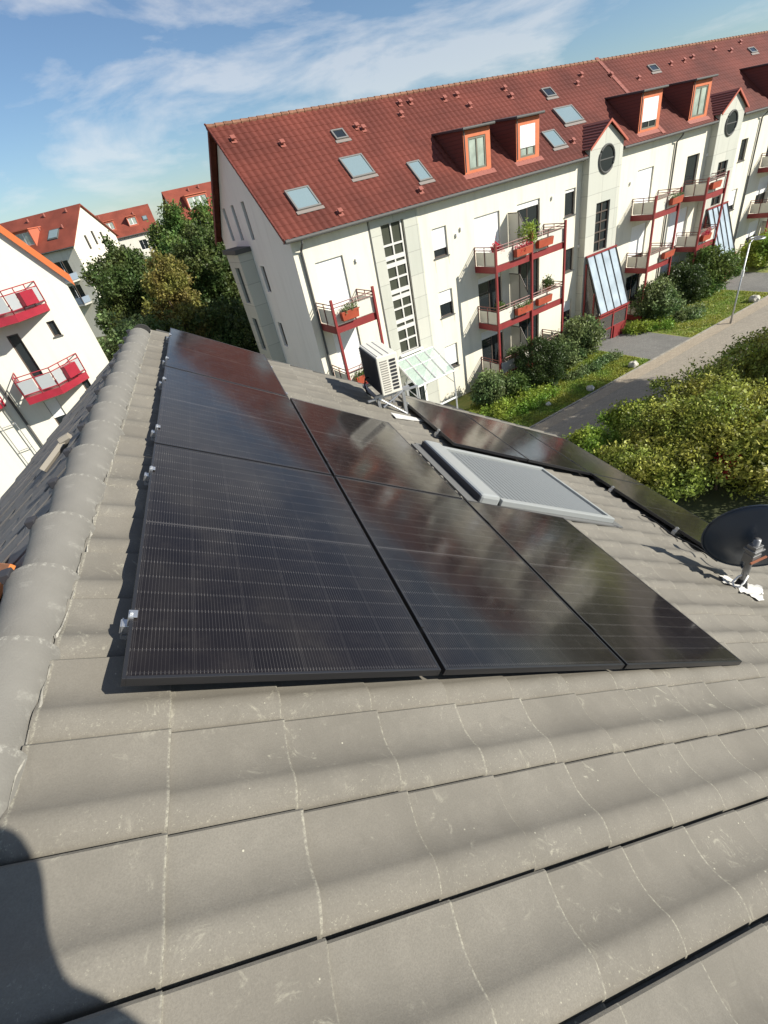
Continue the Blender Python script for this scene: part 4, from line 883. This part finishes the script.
far_house('far_house', 'cream gabled far house with blue grey balconies behind the left house', frame_from(-10.7, 78, -26, 20), R(-26), 20, 9.6, H - .35, H + 3.55,
          [('sky', 16.2, 17.7, 1.0, 2.2), ('dorm', 12.2, 14.6, .7, 1.9), ('vent', 12.5, 4.0), ('vent', 15, 4.2), ('vent', 18.4, 4.1), ('vent', 14.6, 2.6), ('vent', 18.2, 2.2), ('balc', 15.5, 18.6, H - 4.2), ('balc', 15.5, 18.6, H - 7.0), ('w', 15.8, 18.2, H - 3.9, H - 1.7), ('w', 15.8, 18.2, H - 6.8, H - 4.6)], M_cream)
far_house('far_house', 'lowest far house with two small orange dormers above the dark tree', frame_from(-3.1, 112, 4, 22), R(4), 22, 9.0, H - .95, H + 2.9,
          [('dorm', 13.5, 15.2, 1.1, 1.6), ('dorm', 17.6, 19.3, 1.1, 1.6), ('sky', 20.3, 21.2, 1.6, 2.4), ('vent', 13, 3.8), ('vent', 19, 3.2), ('w', 14, 15.4, H - 3.8, H - 2.2), ('w', 18, 19.4, H - 3.8, H - 2.2)], M_cream2)
p = pol(-.58, 84)
far_house('far_house', 'far house with wide white dormer window beside the big gable', (p[0], p[1], 0), TH, 24, 9.0, H - .8, H + 3.15,
          [('dorm', 1.9, 5.0, 1.0, 1.9), ('sky', 6.2, 7.4, 1.2, 2.3), ('vent', 3.4, 3.8), ('vent', 5.0, 3.9), ('w', 1.2, 2.6, H - 3.6, H - 2.0), ('w', 4, 5.4, H - 3.6, H - 2.0)], M_cream2)
# ================================================================= OUR HOUSE
RX = RP(-.36, 0, 0)                                 # ridge apex line
ROT = (0, SL, 0)
REND = 6.55; RST = -5.245 - .0
RST = R0 - 17 * TW
nR = round((REND - RST) / TW); REND = RST + nR * TW
SE = S0 + 19 * GAUGE - .0                           # eave
house = thing('house', 'grey tiled house roof in the foreground', 'building', (0, 0, 0))
slope = MB(); tile_field(slope, S0 - GAUGE, SE, RST, REND, TW, GAUGE, prof_pan, [0, .054, .062, .075, .10, .14, .18, .22, .26, .30, .33, .36, .39, .42, .46, .51, .57, .63, .70, .78, .86, .93, .975, 1.], .013, .0014, .05)
vv = []
for s, r, z in slope.v: p = RP(s, r, z - .012); vv.append((s, r, z - .012))
slope.v = vv
rt = raw_build(slope, 'roof_tiles', M_tile, house, R(40)); rt.location = RP(0, 0, 0); rt.rotation_euler = ROT
# left slope: mirrored about the ridge
sl2 = MB(); tile_field(sl2, .10, .10 + 19 * GAUGE, -REND, -RST, TW, GAUGE, prof_flat, [0, .044, .05, .12, .20, .30, .36, .44, .54, .66, .82, .975, 1.], .010, .003, .012)
lt = raw_build(sl2, 'left_roof_tiles', M_tile_dark, house, R(40)); lt.location = (RX.x, 0, RX.z); lt.rotation_euler = (0, SL, math.pi)
# ridge tiles
capn = 12; CAP = []
def cap_ring(r, yy, lift): return [(math.cos(a) * r * .93 + .012, yy, -.082 + lift + math.sin(a) * r * .90) for a in np.linspace(math.radians(-8), math.pi + math.radians(8), capn + 1)]
def cap_mesh():
    b = MB(); prof = [(0, .113, -.006), (.03, .115, -.005), (.20, .121, .0), (.34, .130, .006), (.385, .139, .010), (.398, .140, .011), (.402, .132, .006), (.403, .110, -.004)]
    rings = [[b.pt(p) for p in cap_ring(r, y, l)] for y, r, l in prof]
    for q, w_ in zip(rings, rings[1:]):
        for k_ in range(capn): b.f.append([q[k_], q[k_ + 1], w_[k_ + 1], w_[k_]])
    return b
cb = cap_mesh(); first = None
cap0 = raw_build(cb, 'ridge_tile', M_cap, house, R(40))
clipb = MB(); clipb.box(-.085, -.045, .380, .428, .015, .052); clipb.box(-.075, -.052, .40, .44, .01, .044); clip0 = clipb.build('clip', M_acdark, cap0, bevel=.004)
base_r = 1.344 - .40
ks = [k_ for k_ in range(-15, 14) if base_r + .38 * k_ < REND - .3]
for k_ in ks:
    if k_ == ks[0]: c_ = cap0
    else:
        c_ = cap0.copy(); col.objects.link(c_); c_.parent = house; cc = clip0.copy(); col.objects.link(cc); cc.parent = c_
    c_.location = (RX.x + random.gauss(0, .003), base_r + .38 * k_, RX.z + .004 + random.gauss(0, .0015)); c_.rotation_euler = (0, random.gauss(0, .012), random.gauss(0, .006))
# end cap
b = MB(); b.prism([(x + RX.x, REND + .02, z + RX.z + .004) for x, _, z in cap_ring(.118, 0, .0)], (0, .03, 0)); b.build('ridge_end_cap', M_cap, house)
b = MB()                                              # mortar line along the ridge edge
ys = np.arange(RST, REND, .045)
b.tube([tuple(RP(-.215 + random.gauss(0, .004), y_, .012 + random.gauss(0, .004))) for y_ in ys], [.0045 * max(.1, random.gauss(.6, .7)) for _ in ys], 5); b.build('ridge_mortar', mat('pale_mortar', (.30, .285, .245), .9, .1, var=.3, vscale=20, bump=.6, bscale=60), house)
# structure below the tiles
EV = RP(SE, 0, -.06); xl = 2 * RX.x - EV.x
b = MB(); b.prism([(RX.x, RST + .05, RX.z - .09), (EV.x, RST + .05, EV.z - .06), (EV.x, RST + .05, EV.z - .2), (RX.x, RST + .05, RX.z - .3), (xl, RST + .05, EV.z - .2), (xl, RST + .05, EV.z - .06)], (0, REND - RST - .1, 0)); b.build('roof_deck', mat('dark_timber', (.06, .045, .035), .8), house)
b = MB(); xr_ = EV.x - .5; x2 = xl + .5; y0, y1 = RST + .4, REND - .3
for yy in (y0, y1): b.poly([(x2, yy, 0), (xr_, yy, 0), (xr_, yy, EV.z - .0), (RX.x, yy, RX.z - .25), (x2, yy, EV.z)])
for xx in (x2, xr_): b.poly([(xx, y0, 0), (xx, y1, 0), (xx, y1, EV.z), (xx, y0, EV.z)])
b.build('wall', M_cream2, house)
b = MB(); b.tube([(EV.x + .06, RST, EV.z - .02), (EV.x + .06, REND, EV.z - .02)], .07, 10); b.build('gutter', M_zinc, house)
b = MB(); b.prism([tuple(RP(S0 - .3, REND + .012, -.12)), tuple(RP(SE, REND + .012, -.12)), tuple(RP(SE, REND + .012, .03)), tuple(RP(S0 - .3, REND + .012, .03))], (0, .03, 0)); b.build('verge_board', M_zinc, house)
# ---- solar panels
def sloped(name, label, cat, s, r, h=0, group=None): return thing(name, label, cat, RP(s, r, h), ROT, group)
PW, PLn = 1.134, 1.762
def make_panel():
    t = sloped('solar_panel', 'x', 'solar panel', 0, 0, .075, 'solar panels on the grey roof'); hh = .032; f = .011
    b = MB(); b.box(0, f, 0, PLn, 0, hh); b.box(PW - f, PW, 0, PLn, 0, hh); b.box(f, PW - f, 0, f, 0, hh); b.box(f, PW - f, PLn - f, PLn, 0, hh); b.build('frame', M_anodblack, t, bevel=.0012)
    b = MB(); b.box(f, PW - f, f, PLn - f, hh - .007, hh - .0015); b.build('glass', M_solar, t)
    b = MB(); b.box(PW * .4, PW * .6, PLn / 2 - .02, PLn / 2 + .02, .004, hh - .008); b.build('junction_box', M_rubber, t)
    return t
pan0 = make_panel(); used = [0]
def copy_tree(o, parent=None):
    c = o.copy(); col.objects.link(c); c.parent = parent
    for ch in list(o.children): copy_tree(ch, c)
    return c
TILT = R(1.2)
PS, PR = PW + .022, PLn + .02
plist = [(0, 0, 'nearest solar panel next to the ridge tiles, lower left of the array'), (1, 0, 'solar panel in the near row, middle of three'), (2, 0, 'solar panel in the near row, right end, pointing at the dish'),
         (0, 1, 'second solar panel up along the ridge tiles'), (1, 1, 'solar panel right of the second one along the ridge, left of the window shutter'), (0, 2, 'farthest solar panel of the ridge row, reflecting the red roof')]
for i, (a, c_, l) in enumerate(plist):
    t = pan0 if i == 0 else copy_tree(pan0); t.location = RP(a * PS - .012, 1.088 + c_ * PR, .075 + (1.73 - a * PS) * math.tan(TILT)); t.rotation_euler = (0, SL + TILT, 0); t['label'] = l
llist = [(3.02, 4.36, 'lower solar panel next to the air conditioner'), (4.17, 4.36, 'lower solar panel in the middle, above the window shutter'), (5.32, 4.36, 'lower solar panel at the eave beside the bright green bush'), (5.32, 2.58, 'lower solar panel at the eave nearest the satellite dish')]
for s, r, l in llist: t = copy_tree(pan0); t.location = RP(s, r, .075); t.rotation_euler = ROT; t['label'] = l
# rails with clamps and hooks
def rail(s0, s1, r, label):
    t = sloped('mounting_rail', label, 'rail', s0, r, 0, 'aluminium rails under the solar panels'); L_ = s1 - s0
    if s0 == 0: t.location = RP(0, r, 1.73 * math.tan(TILT)); t.rotation_euler = (0, SL + TILT, 0)
    b = MB(); b.box(-.04, L_ + .02, -.018, .018, .040, .073); b.build('rail', M_alu, t, bevel=.002)
    b = MB(); b.box(-.020, -.003, -.018, .018, .0735, .111); b.box(-.020, .008, -.018, .018, .1112, .115); b.box(-.016, -.006, -.006, .006, .1152, .124); b.build('end_clamp', M_alu, t, bevel=.001)
    b = MB(); b.box(-.035, -.031, -.022, .020, .02, .076); b.box(-.0305, .3, -.022, -.0185, .018, .034); b.build('roof_hook', M_galv, t)
    for k_ in range(1, int(L_ / PS + .2)):
        b = MB(); b.box(k_ * PS - .019, k_ * PS - .003, -.03, .03, .105, .1125); b.build('mid_clamp', M_anodblack, t)
RR = [1.36, 2.5, 3.12, 4.22, 4.92, 6.0]; nn_ = [3, 3, 2, 2, 1, 1]; nm = ['first', 'second', 'third', 'fourth', 'fifth', 'sixth']
for r, n, q in zip(RR, nn_, nm): rail(0, n * PS, r, f'{q} silver rail end from the near corner along the ridge side')
for s0, s1, r, l in ((3.02, 6.45, 4.75, 'lower rail behind the window shutter, nearer one'), (3.02, 6.45, 5.75, 'lower rail by the air conditioner, farther one'), (5.32, 6.45, 2.95, 'short lower rail nearest the dish'), (5.32, 6.45, 3.95, 'short lower rail in the middle of the eave panel')): rail(s0, s1, r, l)
# cable between the panels
ys = np.linspace(0, 1, 14); b = MB(); b.tube([(x_, .02 * math.sin(x_ * 9), .02 + .012 * math.sin(x_ * 12)) for x_ in np.linspace(0, .9, 16)], .008, 6)
o = b.build('cable', M_rubber, None, smooth=True); o.location = RP(5.15, 3.3, .03); o.rotation_euler = (0, SL, R(-72)); o.rotation_euler = (Matrix.Rotation(SL, 4, 'Y') @ Matrix.Rotation(R(-80), 4, 'Z')).to_euler(); tag(o, 'black cable lying on the tiles below the eave solar panel', 'cable')
# ---- roof window with roller shutter
rw = sloped('roof_window', 'grey roof window with closed roller shutter between the solar panels', 'roof window', 2.54, 2.97, 0)
LW, WW = 1.75, 1.26
b = MB(); b.box(.0, .22, 0, WW, .0, .115); bx = b.build('shutter_box', M_boxgrey, rw, bevel=.03)
b = MB(); b.box(-.006, .0, .01, WW - .01, .0, .095); b.build('box_back', M_acdark, rw)
b = MB()
for y_ in (0, WW - .075): b.box(.241, LW, y_, y_ + .06, .03, .09)
b.build('guide_rail', M_boxgrey, rw, bevel=.008)
b = MB(); n = 26
for k_ in range(n): x = .24 + (LW - .28) * k_ / n; w_ = (LW - .28) / n; b.prism([(x, .06, .060), (x + w_ * .5, .06, .069), (x + w_ * .88, .06, .060), (x + w_ * .88, .06, .045), (x, .06, .045)], (0, WW - .12, 0))
b.build('shutter_curtain', M_shutgrey, rw)
b = MB(); b.box(LW - .045, LW, .061, WW - .061, .04, .088); b.build('end_bar', M_boxgrey, rw, bevel=.006)
b = MB(); b.box(.03, LW - .03, .03, WW - .03, -.01, .055); b.build('window_frame', M_acdark, rw)
b = MB(); b.tube([(LW - .12, -.01, .02), (LW + .02, -.06, .03)], .012, 6); b.build('stay', M_acdark, rw)
b = MB(); b.box(-.05, LW + .1, -.06, -.004, .022, .036); b.box(-.05, LW + .1, WW + .004, WW + .06, .022, .036); b.box(LW + .003, LW + .1, -.003, WW + .003, .024, .037); b.box(-.12, -.01, -.003, WW + .003, .024, .037); b.build('flashing', mat('grey_flashing', (.13, .13, .125), .6), rw)
# ---- air conditioner
K = RP(2.47, 5.42, .2)
ac = thing('air_conditioner', 'cream air conditioner outdoor unit on a bracket beside the lower solar panels', 'air conditioner', (K.x, K.y, K.z - .17), (0, 0, 0))
b = MB(); b.box(0, .29, 0, .74, .17, .70); b.build('casing', M_ac, ac, bevel=.012)
b = MB()
for k_ in range(3): b.box(.03 + .08 * k_, .06 + .08 * k_, .02, .72, .701, .707)
b.build('lid_ribs', M_ac, ac)
b = MB(); b.box(-.012, -.001, .02, .72, .19, .68)
for z in np.arange(.2, .68, .022): b.box(-.022, -.0125, .02, .72, z, z + .006)
b.build('heat_exchanger', M_acdark, ac)
b = MB()
for k_ in range(9): z = .22 + k_ * .048; b.box(.17, .255, -.006, -.001, z, z + .03)
b.build('side_louvres', M_acdark, ac)
b = MB()
for k_ in range(14): z = .21 + k_ * .032; b.box(.04, .14, -.007, -.001, z, z + .012)
b.build('side_grille', mat('grey_grille', (.33, .31, .27), .5), ac)
b = MB()
for y_ in (.1, .62): b.box(-.1, .42, y_ - .02, y_ + .02, .13, .168)
for x_ in (-.05, .32):
    for y_ in (.1, .62): hgt = .14 - (x_ * math.tan(SL)) * -1; b.box(x_ - .02, x_ + .02, y_ - .02, y_ + .02, -.05 - x_ * .6, .129)
b.box(-.099, -.06, .12, .60, .131, .167); b.tube([(-.05, .08, .13), (.32, .08, -.22)], .014, 6); b.tube([(.32, .08, .13), (.0, .08, -.02)], .014, 6); b.box(-.2, .55, .08, .12, .112, .131)
b.build('bracket', M_galv, ac)
b = MB(); b.tube([(-.01, .5, .30), (-.07, .5, .30), (-.11, .46, .22), (-.11, .42, .12), (-.07, .4, .08), (.02, .4, .02)], .011, 8); b.build('refrigerant_pipe', M_rubber, ac, smooth=True)
b = MB(); b.prism([tuple(RP(2.6, 5.1, .03) - ac.location), tuple(RP(3.25, 5.3, .03) - ac.location), tuple(RP(3.25, 5.38, .03) - ac.location), tuple(RP(2.6, 5.3, .03) - ac.location)], (0, 0, .012)); b.build('foot_plate', M_lead, ac)
ac.scale = (.93, .93, .93)
# ---- satellite dish
B0 = RP(5.07, 2.0, 0)
ds = thing('satellite_dish', 'anthracite satellite dish seen from behind on a steel mast', 'satellite dish', B0)
axd = Vector((math.sin(R(40)) * math.cos(R(8)), math.cos(R(40)) * math.cos(R(8)), math.sin(R(8)))); sx = Vector((math.cos(R(40)), -math.sin(R(40)), 0)); uz = sx.cross(axd).normalized()
cD = Vector((.085, .035, .455)) + axd * .12
b = MB(); nr_, na = 9, 40; front = []; 
for side in (0, 1):
    idx = []
    for i in range(nr_ + 1):
        f = i / nr_; ring = []
        for k_ in range(na):
            a = 2 * math.pi * k_ / na; p = cD + sx * math.cos(a) * .395 * f + uz * math.sin(a) * .42 * f + axd * (.085 * f * f - .085 + (.006 if side else 0)); ring.append(b.pt(p))
        idx.append(ring)
    for q, w_ in zip(idx, idx[1:]):
        for k_ in range(na): b.f.append([q[k_], q[(k_ + 1) % na], w_[(k_ + 1) % na], w_[k_]])
    front.append(idx[-1])
for k_ in range(na): b.f.append([front[0][k_], front[0][(k_ + 1) % na], front[1][(k_ + 1) % na], front[1][k_]])
b.build('reflector', M_dish, ds, smooth=True)
b = MB(); ring = [cD + sx * math.cos(a) * .397 + uz * math.sin(a) * .422 for a in np.linspace(0, 2 * math.pi, 41)]; b.tube(ring, .007, 6, False); b.build('rim', M_dish, ds, smooth=True)
b = MB(); b.tube([(0, 0, -.03), (0, 0, .62)], .028, 14); b.build('mast', mat('weathered_steel', (.22, .22, .22), .45, .5, metal=.6), ds, smooth=True)
b = MB(); b.tube([(0, 0, .0), (0, 0, .13)], [.065, .033], 14); b.build('rubber_collar', M_rubber, ds, smooth=True)
ctr = cD - axd * .085
b = MB(); b.box(-.05, .05, -.045, .045, .36, .46); b.box(-.06, .06, -.055, .055, .50, .52); b.box(-.045, .045, -.04, .04, .40, .56)
b.tube([Vector((0, 0, .44)), ctr], .03, 6); b.build('mount_bracket', mat('weathered_steel', (.22, .22, .22)), ds, bevel=.004)
b = MB(); b.box(-.08, .10, -.066, -.05, .405, .42); b.build('clamp_bolt', mat('rusty_steel', (.28, .10, .05), .8), ds)
lnbp = ctr + axd * .45 - uz * .18
b = MB(); b.tube([ctr - uz * .36, ctr - uz * .42 + axd * .1, lnbp], .014, 8); b.build('feed_arm', M_galv, ds)
b = MB(); b.tube([lnbp, lnbp - axd * .1 + uz * .03], [.03, .025], 10); b.build('receiver_head', M_rubber, ds)
b = MB(); b.tube([Vector((-.0, -.03, .20)), Vector((-.08, -.06, .17)), Vector((-.12, -.06, .14)), Vector((-.13, -.02, .12)), Vector((-.10, .02, .13)), Vector((-.04, .02, .17)), Vector((-.01, .0, .2))], .009, 6); b.build('cable_loop', M_white, ds, smooth=True)
fl = sloped('flashing_patch', 'crumpled white flashing sheet around the foot of the dish mast', 'flashing', 5.1, 1.98, 0)
b = MB(); NX = 22; grid = []
for i in range(NX):
    row = []
    for j in range(NX):
        u_, v_ = i / (NX - 1) * 2 - 1, j / (NX - 1) * 2 - 1; rr_ = 1 + .22 * math.sin(3 * math.atan2(v_, u_) + 1) + .1 * math.sin(7 * math.atan2(v_, u_)); x, y_ = u_ * .25 * rr_, v_ * .15 * rr_
        tt = ((y_ + 1.98 - R0) / TW) % 1; row.append(b.pt((x, y_, prof_pan(tt) + .012 + .008 * math.sin(x * 40 + y_ * 23) + random.gauss(0, .003))))
    grid.append(row)
for i in range(NX - 1):
    for j in range(NX - 1):
        u_, v_ = (i + .5) / (NX - 1) * 2 - 1, (j + .5) / (NX - 1) * 2 - 1
        if u_ * u_ + v_ * v_ < 1: b.f.append([grid[i][j], grid[i + 1][j], grid[i + 1][j + 1], grid[i][j + 1]])
b.build('sheet', M_lead, fl, smooth=True)
# ---- things on the left slope
def LP(l, r, h=0): return Vector((RX.x - l * math.cos(SL) - h * math.sin(SL), r, RX.z - l * math.sin(SL) + h * math.cos(SL)))
pts = [LP(.14, 1.93, .035), LP(.62, 2.50, .035), LP(1.6, 2.2, .035), LP(1.3, .9, .035), LP(.14, .9, .035)]
o_ = thing('orange_board', 'orange board lying on the dark roof slope beyond the ridge', 'board', LP(.7, 1.6, 0)); b = MB(); b.prism([tuple(p - o_.location) for p in pts], (-.012, 0, .02)); b.build('board', M_orangeboard, o_, bevel=.004)
b = MB(); b.prism([tuple(p - o_.location - Vector((0, 0, .03))) for p in (LP(.25, 1.7, .035), LP(1.3, 1.7, .035), LP(1.3, 1.62, .035), LP(.25, 1.62, .035))], (0, 0, .028)); b.build('batten', M_bark, o_)
pa, pb = LP(.74, 3.82, .04), LP(.50, 3.95, .04)
mr_ = thing('metal_profile', 'pale metal profile lying on the dark roof slope left of the ridge', 'profile', pa); b = MB(); d1 = (pb - pa)
b.tube([(0, 0, 0), tuple(d1)], .026, 4); b.build('profile', mat('dull_beige_metal', (.30, .27, .22), .6), mr_); b = MB(); b.tube([tuple(d1 - Vector((.03, 0, 0))), tuple(d1 + Vector((.05, 0, .02)))], .035, 6); b.build('end_bracket', mat('dull_beige_metal', (.30, .27, .22), .6), mr_)
# ================================================================= STREET LAMP
p = W(32.2, 13.75, -H); lamp = thing('street_lamp', 'slim grey street lamp with a ring shaped head at the path', 'street lamp', p, (0, 0, TH))
b = MB(); b.tube([(0, 0, 0), (0, 0, 1.0), (0, 0, 4.3)], [.06, .045, .035], 10); b.build('pole', M_galv, lamp, smooth=True)
b = MB(); b.tube([(0, 0, 4.2), (.1, 0, 4.35), (.3, 0, 4.42)], .025, 8); b.tube([(.75 + .33 * math.cos(a), .33 * math.sin(a), 4.38) for a in np.linspace(0, 2 * math.pi, 33)], .04, 6, False); b.build('ring_head', M_galv, lamp, smooth=True)
b = MB(); b.tube([(.3, 0, 4.42), (1.08, 0, 4.38)], .02, 6); b.tube([(.75, 0, 4.30), (.75, 0, 4.40)], [.09, .14], 12); b.build('lamp_core', M_zinc, lamp)
b = MB(); b.tube([(0, 0, 2.6), (0, 0, 2.95)], .08, 10); b.build('sleeve', M_white, lamp)
# ================================================================= PHOTOGRAPHER (casts the shadow at the lower left)
def skin_person():
    V = {}; verts = []; rad = []; edges = []
    def v(n, p, r): V[n] = len(verts); verts.append(p); rad.append(r)
    X0, Y0, Z0 = .23, -.44, -1.79
    v('pel', (X0, Y0 - .02, -.90), .15); v('wa', (X0, Y0, -.72), .135); v('ch', (X0, Y0 + .03, -.50), .155); v('nb', (X0, Y0 + .06, -.36), .085); v('nk', (.25, -.20, -.28), .05); v('h0', (.28, -.15, -.20), .078); v('h1', (.30, -.13, -.12), .092); v('h2', (.30, -.14, -.05), .07)
    for s, n in ((-1, 'l'), (1, 'r')):
        v('sh' + n, (X0 + s * .18, Y0 + .02 - s * .15, -.44), .06); v('el' + n, (X0 + s * .22, Y0 + .02 - s * .13, -.66), .042); v('wr' + n, (X0 * .15 + s * .09, -.15, -.22), .030)
        v('hi' + n, (X0 + s * .10, Y0, -.95), .10); v('kn' + n, (X0 + s * .14, Y0 + .02, -1.35), .065); v('an' + n, (X0 + s * .15, Y0 - .03, -1.68 - s * .09), .045); v('to' + n, (X0 + s * .16, Y0 + .10, -1.72 - s * .09), .04)
    def e(*n):
        for a, b_ in zip(n, n[1:]): edges.append((V[a], V[b_]))
    e('pel', 'wa', 'ch', 'nb', 'nk', 'h0', 'h1', 'h2')
    for n in 'lr': e('nb', 'sh' + n, 'el' + n, 'wr' + n); e('pel', 'hi' + n, 'kn' + n, 'an' + n, 'to' + n)
    root = V['pel']
    for n, s in (('l', -1), ('r', 1)):                # hand: palm plus five short chains
        w0 = Vector(verts[V['wr' + n]]); pal = w0 + Vector((-s * .03, .045, .06)); V['pm' + n] = len(verts); verts.append(tuple(pal)); rad.append(.026); edges.append((V['wr' + n], V['pm' + n]))
        for k_ in range(5):
            off = Vector((s * .01, .0, .03 * (k_ - 1.5))) if k_ < 4 else Vector((-s * .01, -.02, -.045)); a_ = len(verts); verts.append(tuple(pal + off * .7 + Vector((-s * .025, .02, 0)))); rad.append(.0095); verts.append(tuple(pal + off + Vector((-s * .055, .012, .004)))); rad.append(.0085); edges += [(V['pm' + n], a_), (a_, a_ + 1)]
    me = bpy.data.meshes.new('person'); me.from_pydata([(x, y_, z + H) for x, y_, z in verts], edges, []); o = bpy.data.objects.new('person', me); col.objects.link(o)
    sk = o.modifiers.new('skin', 'SKIN'); 
    for i, r_ in enumerate(rad): me.skin_vertices[0].data[i].radius = (r_, r_)
    me.skin_vertices[0].data[root].use_root = True
    ss = o.modifiers.new('sub', 'SUBSURF'); ss.levels = 2; ss.render_levels = 2; me.materials.append(mat('dark_work_clothes', (.05, .06, .08), .8)); return o
pr = skin_person(); tag(pr, 'photographer in dark work clothes standing on the roof behind the view', 'person')
bpy.context.view_layer.update()
